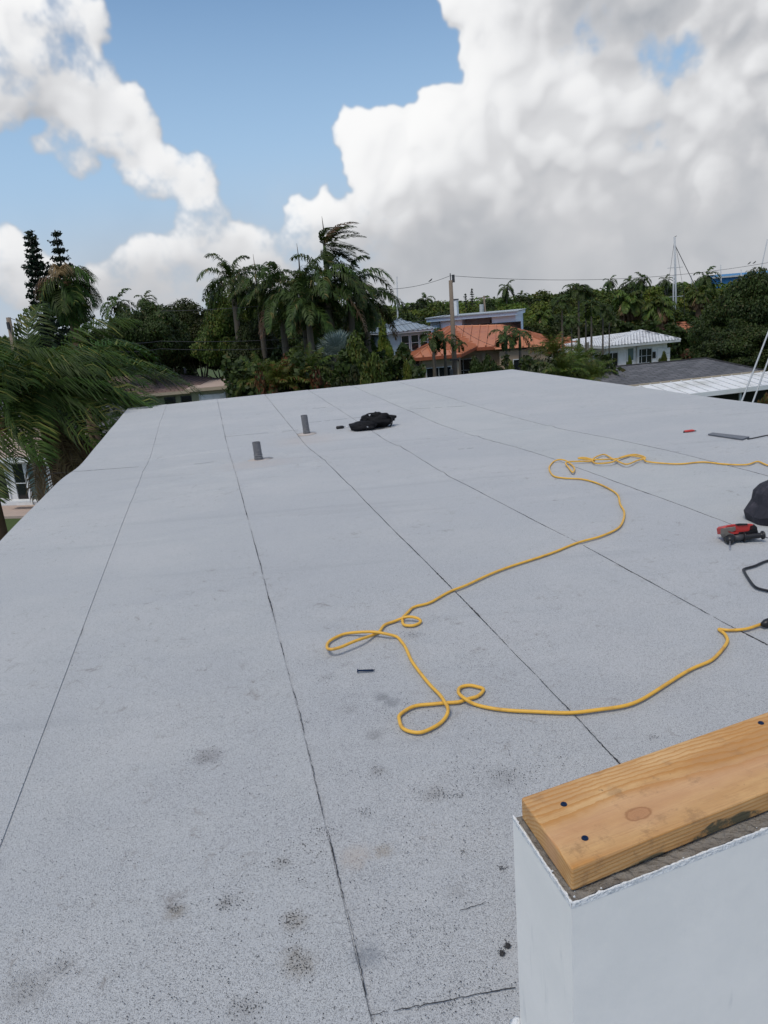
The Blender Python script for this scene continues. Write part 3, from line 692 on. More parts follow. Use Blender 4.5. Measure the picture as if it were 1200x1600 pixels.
    fl = N(nt, 'ShaderNodeTexNoise', {'Vector': N(nt, 'ShaderNodeMapping', {'Vector': tc, 'Scale': (40, 60, 60)}).outputs[0], 'Scale': 1., 'Detail': 3.}).outputs[0]
    c = MIX(nt, SS(nt, fl, .73, .78, 0, .8), c, (.07, .035, .015))
    # green-black adhesive smeared on the front edge
    fm = M_(nt, 'MULTIPLY', SS(nt, y, -L0+.003, -L0+.001), M_(nt, 'MULTIPLY', SS(nt, M_(nt, 'ADD', z, M_(nt, 'MULTIPLY', M_(nt, 'SUBTRACT', dm, .5), .14)), .019, .013), SS(nt, x, .03, .06)))
    c = MIX(nt, M_(nt, 'MULTIPLY', fm, SS(nt, dn, .42, .55, .2, .9)), c, (.045, .06, .045))
    nt.links.new(c, b.inputs['Base Color']); b.inputs['Roughness'].default_value = .62; b.inputs['Specular IOR Level'].default_value = .25
    bp = N(nt, 'ShaderNodeBump', {'Height': M_(nt, 'ADD', M_(nt, 'MULTIPLY', late, .4), fib), 'Strength': .25, 'Distance': .002}); nt.links.new(bp.outputs[0], b.inputs['Normal'])
    return m
def board():
    T = .040; zt = ZT+T+.001
    a = PZ(814, 1246, zt); b_ = PZ(893, 1358, zt); c_ = PZ(1200, 1243, zt); e_ = PZ(1200, 1104, zt)
    xd = ((c_-b_).normalized()+(e_-a).normalized()).normalized(); yd = Vector((-xd.y, xd.x, 0))
    ang = math.atan2(xd.y, xd.x); mid = (a+b_)/2; wid = abs((a-b_).dot(yd))
    skew = (a-b_).dot(xd)
    t = empty('pine_board', (mid.x, mid.y, ZT+.001), 'yellow pine board screwed flat on top of the white parapet wall', 'board', rz=ang)
    def loc(px, py, z=zt):
        p = PZ(px, py, z)-mid; return p.dot(xd), p.dot(yd)
    k = loc(997, 1272); mt = woodmat(wid/2, k, T, ang)
    L = 1.5; h = wid/2; n = 40
    print('board width', wid, 'knot', k, 'skew', skew)
    mb = MB(); mb.prism([(-skew/2, -h, 0), (L, -h, 0), (L, h, 0), (skew/2, h, 0)], [(-skew/2, -h, T), (L, -h, T), (L, h, T), (skew/2, h, T)])
    mb.build('plank', mt, t, bevel=.0035)
    for (px, py) in ((881, 1257), (914, 1310), (1189, 1130), (1225, 1190)):
        x, y = loc(px, py); s = MB(); s.cyl((0, 0), .0055, 0, .0016, 16, .005); s.cyl((0, 0), .0042, .0016, .0026, 16, .0036)
        s.box(-.0032, .0032, -.0006, .0006, .0026, .003); s.box(-.0006, .0006, -.0032, .0032, .0026, .0031)
        s.build('screw', W['screw'], t, loc=(x, y, T))
board()

# ------------------------------------------------------------------ things lying on the roof
def pipe(px, py, top, hgt, wpx, label, lean):
    b0 = RA(px, py); t = empty('vent_pipe', b0, label, 'pipe', 'vent pipes standing on the roof')
    r_ = .041; n = 22; prof = []
    mb = MB(); rr = random.Random(int(px))
    K = 26; pts = [(lean[0]*k/K*hgt, lean[1]*k/K*hgt, hgt*k/K) for k in range(K+1)]
    rs = [r_*(1.08 if k/K < .12 else 1.0)*(1+rr.uniform(-.012, .012)) for k in range(K+1)]
    mb.tube(pts, rs, n, caps=False); mb.tube(pts[::-1], [x*.82 for x in rs[::-1]], n, caps=False)
    e = K*n; m0 = n*(K+1)
    for k in range(n): mb.f.append((e+k, e+(k+1) % n, m0+(n-k-1) % n if 0 else m0+k, m0+k))[0] if 0 else None
    mb.build('pipe_body', W['lead'], t, smooth=True)
    lip = MB(); lip.tube([(lean[0]*hgt+r_*.93*math.cos(a), lean[1]*hgt+r_*.93*math.sin(a), hgt) for a in np.linspace(0, 2*math.pi, 23)], .0045, 6, caps=False); lip.build('rim', W['lead'], t, smooth=True)
    for z in (.03, .055):
        c = MB(); c.tube([(lean[0]*z+r_*1.10*math.cos(a), lean[1]*z+r_*1.10*math.sin(a), z+.003*math.sin(a+z*99)) for a in np.linspace(0, 2*math.pi, 23)], .003, 5, caps=False); c.build('clamp_band', W['band'], t, smooth=True)
    f_ = MB(); f_.cyl((0, 0), .17, -.002, .007, 24, .055); f_.build('flashing', ROOF_PATCH, t, smooth=True)
ROOF_PATCH = mat('mastic_patch', (.47, .42, .385), .9, .1, 12, .3, 200)
pipe(404.5, 719, 691, .185, 11, 'shorter grey vent pipe, the one nearer the camera and further left on the roof', (-.03, .0))
pipe(479.5, 678, 650, .235, 11, 'grey vent pipe further back on the roof, on the seam beside the black bag', (-.05, .0))

cord_px = [(1290, 742), (1240, 736), (1200, 727), (1184, 721), (1165, 726), (1130, 725), (1098, 722), (1057, 725), (1010, 721), (1007, 714), (991, 710), (972, 714), (956, 722), (931, 724), (926, 717.6), (943, 710), (959, 717.6), (978, 725.5), (997, 719), (1007, 716), (985, 712), (962, 717), (924, 718), (904, 716), (915, 715), (928, 720), (896, 721), (885, 723), (888, 730), (895, 738), (896, 730), (888, 722), (877, 718), (864, 722), (858, 732), (864, 743), (883, 747), (912, 749), (937, 757), (962.5, 770.5), (969, 786), (974.5, 798), (973.6, 814), (962.5, 827), (940, 838), (905.5, 847), (867, 862), (820, 877.5), (790, 888), (760, 900), (730, 914), (702, 924), (675, 940), (652, 947), (640, 954), (630, 964), (628, 971), (635, 977), (647, 977), (656, 972.5), (652, 966), (637, 964), (620, 969), (602, 976), (592, 986), (585, 992), (562, 999), (535, 1010), (515, 1014), (510, 1009), (520, 999), (542, 990), (572, 987), (600, 989.5), (620, 995), (630, 1005), (640, 1027), (652, 1047), (675, 1072), (692, 1091), (699, 1105), (695, 1122), (680, 1135), (660, 1143), (637, 1142), (624, 1131), (624, 1120), (635, 1109), (655, 1102), (680, 1099), (710, 1098), (727, 1094), (745, 1089), (754, 1080), (750, 1074), (735, 1071), (720, 1075), (716, 1082), (726, 1092), (742, 1100), (767, 1106), (820, 1112), (880, 1114), (930, 1110), (990, 1098), (1040, 1070), (1080, 1045), (1115, 1030), (1135, 1005), (1135, 992), (1122, 983), (1140, 985), (1170, 982), (1193, 975)]
def cord():
    r_ = .0062; lift = {}
    for i, (x, y) in enumerate(cord_px):
        if 8 <= i <= 32: lift[i] = .004+.012*((i*7) % 5)/4
    for i in (60, 61): lift[i] = .012
    for i in (66, 67, 68): lift[i] = .02
    for i in (72, 73): lift[i] = .013
    for i in (79, 80): lift[i] = .013
    for i in (97, 98): lift[i] = .013
    pts = [RA(x, y, .007+r_+lift.get(i, 0)) for i, (x, y) in enumerate(cord_px)]
    ps = catmull(pts, 7)
    for i, p in enumerate(ps): p += Vector((math.sin(i*.55)*.0016+math.sin(i*.21+2)*.0022, math.cos(i*.47)*.0018+math.sin(i*.17)*.002, 0))
    t = empty('extension_cord', (0, 0, 0), 'long yellow extension cord lying in loops across the grey roof', 'cord')
    MB().tube(ps, r_, 8).build('cable', W['yellow'], t, smooth=True)
    a = RA(1191, 976, .02); b_ = RA(1215, 968, .022); pl = MB(); pl.tube([a, a+(b_-a)*.25, a+(b_-a)*.8, b_], [.009, .017, .019, .015], 10); pl.build('plug', W['blackplastic'], t, smooth=True)
cord()
def cable(name, pxs, r_, m, label, cat='cable', h=.006):
    t = MB(); t.tube(catmull([RA(x, y, h+r_) for x, y in pxs], 7), r_, 8); return tag(t.build(name, m, smooth=True), label, cat)
cable('black_cable', [(1260, 860), (1200, 876), (1180, 884), (1163, 889), (1163, 893), (1170, 905), (1180, 917), (1195, 922), (1215, 924), (1260, 915)], .006, W['blackplastic'], 'black power cable bent on the roof at the right edge, below the red drill')
cable('thin_black_cable', [(1168, 686), (1180, 684), (1200, 680), (1240, 676)], .005, W['blackplastic'], 'thin black cable running off to the right from the flat grey metal strip')
# screw on the roof
def loose_screw():
    a, b_ = RA(558, 1048, .012), RA(586, 1047, .009)
    mb = MB(); mb.tube([a, a+(b_-a)*.05, a+(b_-a)*.06, a+(b_-a)*.5, a+(b_-a)*.9, b_], [.0075, .006, .0035, .0037, .003, .0006], 10)
    for k in range(10):
        c = a+(b_-a)*(.35+.055*k); mb.tube([c, c+(b_-a)*.02], .0048, 8)
    tag(mb.build('masonry_screw', W['screw'], smooth=True), 'single dark blue screw lying loose on the roof beside the yellow cord', 'screw')
loose_screw()
def local_frame(px, py):
    o = RA(px, py); xd = (RA(px+20, py-1.6)-RA(px-20, py+1.6)); xd.z = 0; rz = math.atan2(xd.y, xd.x)
    k = (RA(px+10, py)-RA(px-10, py)).length/20
    return o, rz, k
# flat grey metal strip
a, b_, c_, d_ = [RA(*p, .006) for p in ((1106, 680), (1113, 677.5), (1171, 684), (1160, 688))]
mb = MB(); mb.prism([a, d_, c_, b_], [v+Vector((0, 0, .012)) for v in (a, d_, c_, b_)]); 
tag(mb.build('metal_strip', mat('grey_strip', (.12, .13, .15), .5, .3, 20), bevel=.002), 'flat dark grey metal strip lying on the roof at upper right', 'metal strip')
# red marker / knife
o, rz, k = local_frame(1077, 676)
t = empty('utility_knife', o, 'small red utility knife lying on the roof above the drill', 'knife', rz=rz)
mb = MB(); mb.tube([(-.052, 0, .014), (-.045, 0, .016), (.03, .004, .018), (.05, 0, .015)], [.009, .015, .016, .010], 8, flat=.7); mb.build('handle', W['red'], t, smooth=True)
mb = MB(); mb.tube([(.048, 0, .014), (.066, 0, .012)], [.010, .006], 8, flat=.5); mb.build('tip', W['blackplastic'], t, smooth=True)
mb = MB(); mb.tube([(-.05, -.004, .012), (-.058, -.004, .012)], [.010, .008], 8); mb.build('cap', W['darkmetal'], t, smooth=True)

def noisy_lump(name, cx, cy, cz, sx, sy, sz, m, parent, seed=0, amp=.18, floor=0., rz=0.):
    """cloth-like lump: subdivided ball squashed on the floor with folds"""
    import bmesh
    bm = bmesh.new(); bmesh.ops.create_icosphere(bm, subdivisions=4, radius=1)
    from mathutils import noise
    for v in bm.verts:
        d = v.co.normalized(); n = noise.fractal(d*1.7+Vector((seed*3.1, seed, 0)), 1, 2, 4)+.7*abs(noise.noise(d*3.3+Vector((seed, 0, seed*2))))
        p = d*(1+amp*n); x, y, z = p.x*sx, p.y*sy, p.z*sz
        x, y = x*math.cos(rz)-y*math.sin(rz), x*math.sin(rz)+y*math.cos(rz)
        v.co = (cx+x, cy+y, max(floor+.002*d.x, cz+z))
    me = bpy.data.meshes.new(name); bm.to_mesh(me); bm.free(); me.materials.append(m)
    me.polygons.foreach_set('use_smooth', [True]*len(me.polygons)); return link(name, me, parent)
# black tool bag in the distance
o, rz, k = local_frame(578, 671)
t = empty('tool_bag', o, 'black tool bag slumped open on the far part of the roof, straps thrown back', 'bag', rz=rz); t.scale = (1, 1, .84)
print('toolbag m/px', k)
def q_(px, py): return (px-578)*k, (671-py)*k*1.0
noisy_lump('pouch', -.085, .0, .055, .165, .12, .075, W['black'], t, 1, .25, .004)
noisy_lump('flap', .13, .13, .10, .17, .10, .10, W['black'], t, 2, .35, .004, .2)
noisy_lump('side_pocket', -.04, .17, .12, .07, .06, .07, W['black'], t, 4, .3, .004, -.4)
noisy_lump('padding', .10, .15, .17, .06, .07, .05, W['black'], t, 6, .4, .004, .8)
for pts, r1 in (([(.16, .10, .14), (.25, .10, .16), (.29, .08, .12), (.28, .02, .06), (.25, -.02, .015)], .016), ([(.05, -.06, .015), (.10, -.07, .015), (.16, -.03, .014), (.24, .02, .02)], .017), ([(-.06, .12, .14), (-.02, .16, .2), (.06, .17, .21), (.12, .14, .2)], .018)):
    MB().tube(catmull(pts, 5), r1, 8, flat=.4).build('strap', W['black'], t, smooth=True)
mb = MB(); mb.box(-.045, -.02, -.125, -.11, .03, .07); mb.build('buckle', W['steel'], t, bevel=.003)
mb = MB(); mb.tube([(-.235, .0, .05), (-.21, .01, .09), (-.18, .01, .10)], .016, 8); mb.build('grip', W['blackplastic'], t, smooth=True)
o, rz, k = local_frame(534, 670)
t = empty('screwdriver', o, 'short black handled screwdriver on the roof pointing at the tool bag', 'screwdriver', rz=rz)
MB().tube([(-.07, -.01, .022), (-.06, -.01, .022), (.01, 0, .022), (.03, .003, .022)], [.014, .02, .021, .012], 10).build('handle', W['blackplastic'], t, smooth=True)
MB().tube([(.03, .003, .022), (.10, .012, .02), (.115, .013, .018)], [.005, .005, .002], 8).build('shaft', W['steel'], t, smooth=True)

# red hammer drill
def drill():
    o, rz, k = local_frame(1160, 850)
    print('drill m/px', k)
    t = empty('hammer_drill', o, 'red and black hammer drill with side handle lying on its side at the right', 'drill', rz=rz)
    s = k*1.0; up = s*1.03
    def pt(px, py, y): return ((px-1160)*s, y, (850-py)*up-y*.36)      # picture plane at depth y behind the front
    def slab(name, outline, y0, y1, m, bev=.004, inset=.0):
        mb = MB(); n = len(outline); cx = sum(p[0] for p in outline)/n; cy = sum(p[1] for p in outline)/n
        def L(f, y): return [pt(cx+(px-cx)*f, cy+(py-cy)*f, y) for px, py in outline]
        rings = [L(.86, y0), L(1, y0+.008), L(1, y1-.008), L(.86, y1)]
        for i in range(3):
            for q in range(n):
                r = (q+1) % n; mb.face([rings[i][q], rings[i][r], rings[i+1][r], rings[i+1][q]])
        mb.face(rings[0][::-1]); mb.face(rings[-1]); return mb.build(name, m, t, bevel=bev)
    slab('motor_housing', [(1130, 819), (1133, 816), (1150, 814), (1178, 815.5), (1186, 818), (1184, 827), (1172, 830), (1152, 832), (1132, 829)], .03, .105, W['red'])
    slab('gear_case', [(1130, 820), (1135, 819), (1150, 818.5), (1151, 825), (1140, 829), (1139, 838), (1133, 836), (1130, 830)], .012, .06, mat('grey_casting', (.17, .15, .13), .55, .3, 25))
    slab('name_plate', [(1134, 824), (1145, 828), (1156, 829), (1156, 831.5), (1146, 832), (1136, 828)], .012, .03, W['red'], .001)
    slab('rear_grip', [(1176, 819), (1184, 817), (1190, 822), (1192, 832), (1180, 834), (1174, 834)], .03, .1, W['blackplastic'])
    slab('lower_housing', [(1150, 829), (1190, 828), (1192, 835), (1150, 836)], .02, .09, W['blackplastic'])
    slab('top_handle', [(1150, 815), (1157, 813.5), (1172, 815), (1174, 818), (1156, 818)], .025, .07, W['blackplastic'])
    # chuck seen end-on, with a bit pointing at the camera
    dl = RA(1143, 866)-RA(1141, 842); dl.z = 0; dl = Matrix.Rotation(-rz, 3, 'Z') @ dl.normalized()
    c = Vector(pt(1141, 838, .02)); ax = (dl+Vector((0, 0, -.12))).normalized()
    MB().tube([c+ax*-.01, c, c+ax*.018, c+ax*.03, c+ax*.042], [.027, .027, .025, .019, .013], 18).build('chuck', W['blackplastic'], t, smooth=True)
    MB().tube([c+ax*.002, c+ax*.008], [.0295, .0295], 18).build('collar', W['darkmetal'], t, smooth=True)
    e = c+ax*.04; f_ = e+dl*.085; f_.z = .008; MB().tube([e, e+(f_-e)*.9, f_], [.0045, .0045, .001], 8).build('drill_bit', W['steel'], t, smooth=True)
    a = Vector(pt(1146, 838, .022)); h0 = Vector(pt(1163, 838, .012)); h1 = Vector(pt(1193, 837.5, .0))
    MB().tube([a, h0], [.017, .016], 12).build('handle_clamp', W['darkmetal'], t, smooth=True)
    MB().tube([h0, h0+Vector((.004, 0, 0)), h0+Vector((.007, 0, 0))], [.026, .026, .014], 16).build('guard_ring', W['blackplastic'], t, smooth=True)
    mb = MB(); n = 9; pts = [h0+(h1-h0)*(i/n) for i in range(n+1)]; mb.tube(pts+[h1+Vector((.001, 0, 0)), h1+Vector((.008, 0, 0))], [.0135+.0012*(i % 2) for i in range(n+1)]+[.023, .021], 14); mb.build('side_handle', W['blackplastic'], t, smooth=True)
drill()
# dark backpack at right edge
o, rz, k = local_frame(1219, 822)
t = empty('backpack', o, 'dark charcoal backpack standing on the roof behind the drill, cut by the right edge', 'backpack', rz=rz); t.scale = (.82, .82, .8)
def backpack():
    sects = [(-.0, -.13, .30, -.02, .30), (.06, -.15, .31, -.03, .31), (.13, -.10, .31, -.02, .30), (.2, -.095, .29, .01, .27), (.25, -.06, .27, .03, .25), (.285, .0, .22, .07, .2)]
    from mathutils import noise
    vs = []; fs = []; n = 28
    for (z, x0, x1, y0, y1) in [(z*1.02, a, b, c, d) for z, a, b, c, d in sects]:
        cx, cy, hx, hy = (x0+x1)/2, (y0+y1)/2, (x1-x0)/2, (y1-y0)/2
        for q in range(n):
            a = 2*math.pi*q/n; c, s = math.cos(a), math.sin(a); r_ = (abs(c)**3.2+abs(s)**3.2)**(-1/3.2)
            w_ = 1+.06*noise.noise(Vector((c*2.4, s*2.4, z*14)))
            vs.append((cx+hx*c*r_*w_, cy+hy*s*r_*w_, z+.02*noise.noise(Vector((c*3, s*3, z*9)))*(z > .01)))
    m_ = len(sects)
    for i in range(m_-1):
        for q in range(n): fs.append((i*n+q, i*n+(q+1) % n, (i+1)*n+(q+1) % n, (i+1)*n+q))
    fs.append(tuple(range(n-1, -1, -1))); fs.append(tuple((m_-1)*n+q for q in range(n)))
    me = bpy.data.meshes.new('main_body'); me.from_pydata(vs, [], fs); me.materials.append(W['navy'])
    ob = link('main_body', me, t); 
    MB().tube(catmull([(-.09, -.03, .02), (-.06, -.035, .07), (-.02, -.03, .13), (.01, -.02, .20), (.05, .0, .26)], 5), .004, 6).build('zip', W['blackplastic'], t)
    noisy_lump('front_pocket', .09, -.03, .06, .13, .05, .07, W['black'], t, 8, .15, .004)
    MB().tube(catmull([(.03, -.04, .015), (.0, -.075, .014), (.06, -.10, .014), (.14, -.09, .015), (.24, -.08, .014)], 5), .014, 8, flat=.35).build('strap', W['black'], t)
    MB().tube(catmull([(.02, -.02, .12), (-.01, -.06, .08), (.0, -.07, .03), (.06, -.07, .02)], 5), .012, 8, flat=.35).build('strap', W['blackplastic'], t)
backpack()
# two crumbs of black bitumen by the wall
for k, ((px, py), lab) in enumerate((((784, 1491), 'small lump of black bitumen on the roof left of the white wall, the lower one'), ((793, 1479), 'small lump of black bitumen on the roof left of the white wall, the upper one'))):
    p = RA(px, py, .004); o = noisy_lump('bitumen_lump', 0, 0, .002, .0042, .005, .004, W['bitumen'], None, 11+k, .6, 0); o.location = p; tag(o, lab, 'bitumen lump')

# ================================================================== houses
UP = Vector((0, 0, 1))
def frame_mat(o, ang): return lambda x, y, z=0.: Vector((o[0]+x*math.cos(ang)-y*math.sin(ang), o[1]+x*math.sin(ang)+y*math.cos(ang), z))
def window(parent, T, side, w, d, u, z, ww, hh, nx=2, ny=2, fm='white', gm='glass', name='window', fr=.07, dep=.07):
    """a window standing proud on wall side 'f' (y=0), 'r' (x=w), 'l' (x=0); u along the wall; local coordinates of the house"""
    def L(a, o, zz):
        if side == 'f': return T(a, -o, zz)
        if side == 'r': return T(w+o, a, zz)
        return T(-o, a, zz)
    def bar(mb, a0, a1, z0, z1, o0, o1):
        q = [L(a0, o0, 0), L(a1, o0, 0), L(a1, o1, 0), L(a0, o1, 0)]; mb.prism([(p.x, p.y, z0) for p in q], [(p.x, p.y, z1) for p in q])
    f = MB(); a0, a1, z0, z1 = u-ww/2, u+ww/2, z, z+hh
    bar(f, a0-fr, a0, z0-fr, z1+fr, .003, dep); bar(f, a1, a1+fr, z0-fr, z1+fr, .003, dep); bar(f, a0, a1, z1, z1+fr, .003, dep); bar(f, a0, a1, z0-fr, z0, .003, dep)
    for i in range(1, nx): c = a0+(a1-a0)*i/nx; bar(f, c-.025, c+.025, z0, z1, .02, dep-.01)
    for i in range(1, ny): c = z0+(z1-z0)*i/ny; bar(f, a0, a1, c-.02, c+.02, .02, dep-.015)
    fo = f.build(name, W[fm], parent); g = MB(); bar(g, a0, a1, z0, z1, .005, .015); g.build('pane', W[gm], fo)
    return fo
def clip(poly, n, c):
    out = []; k = len(poly)
    for i in range(k):
        a, b = poly[i], poly[(i+1) % k]; da, db = a.dot(n)-c, b.dot(n)-c
        if da >= 0: out.append(a)
        if (da > 0) != (db > 0) and abs(da-db) > 1e-9: out.append(a+(b-a)*(da/(da-db)))
    return out
def metal_roof(parent, poly, width, m, trim=None, rib=.13, name='roof_panel'):
    """a roof plane of standing-seam panels: poly[0]->poly[1] is the eave"""
    e = (poly[1]-poly[0]).normalized(); n = e.cross(poly[2]-poly[1]).normalized()
    if n.z < 0: n = -n
    lo = min(p.dot(e) for p in poly); hi = max(p.dot(e) for p in poly); k = max(1, round((hi-lo)/width)); w = (hi-lo)/k
    for i in range(k):
        q = clip(clip(poly, e, lo+i*w+.03), -e, -(lo+(i+1)*w-.03))
        if len(q) < 3: continue
        mb = MB(); mb.prism([p-n*.03 for p in q], q)
        s = clip(clip(poly, e, lo+i*w-.028), -e, -(lo+i*w+.07))
        if len(s) >= 3: mb.prism([p+n*.001 for p in s], [p+n*rib for p in s])
        mb.build(name, m, parent)
def hipverts(T, x0, x1, y0, y1, z, h, ov, ridge='x'):
    x0 -= ov; x1 += ov; y0 -= ov; y1 += ov; a, b, c, d = T(x0, y0, z), T(x1, y0, z), T(x1, y1, z), T(x0, y1, z)
    if ridge == 'x': s = (y1-y0)/2; r0, r1 = T(x0+s, (y0+y1)/2, z+h), T(x1-s, (y0+y1)/2, z+h); return (a, b, r1, r0), (b, c, r1), (c, d, r0, r1), (d, a, r0)
    s = (x1-x0)/2; r0, r1 = T((x0+x1)/2, y0+s, z+h), T((x0+x1)/2, y1-s, z+h); return (a, b, r0), (b, c, r1, r0), (c, d, r1), (d, a, r0, r1)
def uvface_roof(parent, planes, m, name='roof', thick=.12):
    vs = []; fs = []; uv = []
    for pl in planes:
        e = (pl[1]-pl[0]).normalized(); n = e.cross(pl[2]-pl[1]).normalized(); n = n if n.z > 0 else -n; s = n.cross(e)
        b = len(vs); vs += [tuple(p) for p in pl]; fs.append(tuple(range(b, b+len(pl)))); uv += [(p.dot(e), p.dot(s)) for p in pl]
        b = len(vs); q = [pl[0], pl[1], pl[1]-UP*thick, pl[0]-UP*thick]; vs += [tuple(p) for p in q]; fs.append((b, b+1, b+2, b+3)); uv += [(0, 0)]*4
    me = bpy.data.meshes.new(name); me.from_pydata(vs, [], fs); me.materials.append(m); l = me.uv_layers.new(name='UVMap')
    l.data.foreach_set('uv', np.array(uv, np.float32).ravel()); return link(name, me, parent)
def barrel_tiles(parent, pl, m, cw=.33, row=.42, name='tile_course'):
    """rows of curved tiles: real relief, one part per course"""
    e = (pl[1]-pl[0]).normalized(); n = e.cross(pl[2]-pl[1]).normalized(); n = n if n.z > 0 else -n; s = n.cross(e); s = s if s.z > 0 else -s
    v0 = pl[0].dot(s); top = max(p.dot(s) for p in pl); k = 0
    while v0+k*row < top-.05:
        a, b = v0+k*row, min(top, v0+(k+1)*row); q = clip(clip(list(pl), s, a), -s, -b); k += 1
        if len(q) < 3: continue
        lo = max(min(p.dot(e) for p in q), -1e9); hi = max(p.dot(e) for p in q); mb = MB(); c0 = n.dot(pl[0]); x = lo
        while x < hi-.02:
            x1 = min(hi, x+cw); prev = None
            for j in range(5):
                t = j/4; xx = x+(x1-x)*t; hgt = .075*math.sin(math.pi*t)
                cur = [e*xx+s*a+n*(c0+hgt+.035), e*xx+s*b+n*(c0+hgt*.8+.0)]
                if prev: mb.face([prev[0], cur[0], cur[1], prev[1]]); mb.face([prev[0]-n*.05, cur[0]-n*.05, cur[0], prev[0]])
                prev = cur
            x = x1
        o = mb.build(name, m, parent)
        if len(mb.f) > 400: pass
def box_local(T, x0, x1, y0, y1, z0, z1):
    mb = MB(); q = [T(x0, y0), T(x1, y0), T(x1, y1), T(x0, y1)]
    return mb.prism([(p.x, p.y, z0) for p in q], [(p.x, p.y, z1) for p in q])
def fascia(parent, T, x0, x1, y0, y1, z, ov, m, h=.22):
    for (a, b, c, d) in ((x0-ov, x1+ov, y0-ov-.04, y0-ov), (x1+ov, x1+ov+.04, y0-ov, y1+ov), (x0-ov-.04, x0-ov, y0-ov, y1+ov)):
        box_local(T, a, b, c, d, z-h, z-.003).build('fascia', m, parent)
    box_local(T, x0-ov, x1+ov, y0-ov, y1+ov, z-h+.02, z-.04).build('soffit', m, parent)

def orange_house():
    t = empty('orange_roof_house', (0, 0, 0), 'tan stucco house under an orange standing seam metal roof behind the wooden utility pole', 'house')
    # left wing
    a = R(8); o = PZ(648, 559, 4.3); T = frame_mat((o.x+.5, o.y+.5), R(3))
    box_local(T, -.0, 2.9, 0, 14, 0, 4.05).build('wall', W['stucco'], t)
    T2 = frame_mat((o.x, o.y), R(3))
    e0, e1 = T2(-.1, 0, 4.3), T2(3.6, -.1, 4.3)
    pk = P(704, 510, 73.); 
    lf = P(612, 545, 74.0); rh = P(745, 541, 66.)
    hp = P(669, 541, 61.5)
    metal_roof(t, [e0, e1, hp], .75, W['orange'])
    metal_roof(t, [lf, e0, hp, pk], .75, W['orange'])
    metal_roof(t, [e1, rh, pk, hp], .75, W['orange'])
    MB().tube([e0, hp], .09, 6).build('ridge_cap', W['orange'], t); MB().tube([hp, pk], .09, 6).build('ridge_cap', W['orange'], t)
    for p, q in ((lf, e0), (e0, e1), (e1, rh)):
        d = (q-p); n = Vector((-d.y, d.x, 0)).normalized()*.04
        MB().prism([p-n-UP*.26, q-n-UP*.26, q+n-UP*.26, p+n-UP*.26], [p-n-UP*.02, q-n-UP*.02, q+n-UP*.02, p+n-UP*.02]).build('fascia', W['orange_dark'], t)
    window(t, T, 'f', 2.9, 14, 1.35, 1.35, 1.9, 2.0, 2, 2, 'white_dull')
    box_local(T, .05, 2.85, -.07, -.003, 3.72, 4.05).build('frieze_board', W['beige'], t)
    box_local(T, -.1, .15, -.12, .1, 0, 3.7).build('corner_pillar', W['beige'], t); box_local(T, 2.8, 3.0, -.12, .1, 0, 3.7).build('corner_pillar', W['beige'], t)
    # main block
    o = PZ(722, 544, 4.3); rr_ = PZ(860, 536, 4.3); ang = math.atan2(rr_.y-o.y, rr_.x-o.x)*.5; L = (rr_-o).length; T = frame_mat((o.x-1.5, o.y+.6), ang)
    box_local(T, 0, L+.6, 0, 11, 0, 4.1).build('wall', W['stucco'], t)
    A, B = T(-.9, -.7, 4.3), T(L+1.3, -.7, 4.3); r0, r1 = P(704, 510.5, 72.5), P(783, 508.5, 71.)
    C_ = T(L+1.3, 11.6, 4.3); D_ = T(-3, 13, 4.3)
    metal_roof(t, [A, B, r1, r0], .78, W['orange']); metal_roof(t, [B, C_, r1], .78, W['orange']); metal_roof(t, [C_, D_, r0, r1], 1.6, W['orange'])
    MB().tube([r0, r1], .1, 6).build('ridge_cap', W['orange'], t); MB().tube([B, r1], .1, 6).build('ridge_cap', W['orange'], t)
    for p, q in ((A, B), (B, C_)):
        d = (q-p); n = Vector((-d.y, d.x, 0)).normalized()*.04
        MB().prism([p-n-UP*.28, q-n-UP*.28, q+n-UP*.28, p+n-UP*.28], [p-n-UP*.02, q-n-UP*.02, q+n-UP*.02, p+n-UP*.02]).build('fascia', W['orange_dark'], t)
    for u in (1.6, 7.6, 10.2): window(t, T, 'f', L, 11, u, 1.4, 1.7, 1.9, 2, 2, 'white_dull')
    for u in (3.4, 12.2): box_local(T, u-.15, u+.15, -.15, -.003, 0, 4.05).build('pilaster', W['beige'], t)
    box_local(T, .1, L+.5, -.08, -.004, 3.7, 4.0).build('frieze_board', W['beige'], t)
    # small front projection between the palms
    o = PZ(772, 546, 4.25); T = frame_mat((o.x, o.y), ang); w = 4.6
    box_local(T, .4, w-.4, .4, 5, 0, 4.05).build('wall', W['stucco'], t); pl = hipverts(T, .5, w-.5, .5, 9, 4.25, 1.05, .5, 'y')
    for p in (pl[0], pl[1], pl[3]): metal_roof(t, list(p), .78, W['orange'])
    window(t, T, 'f', w, 5, w/2, 1.4, 1.5, 1.9, 2, 2, 'white_dull')
orange_house()

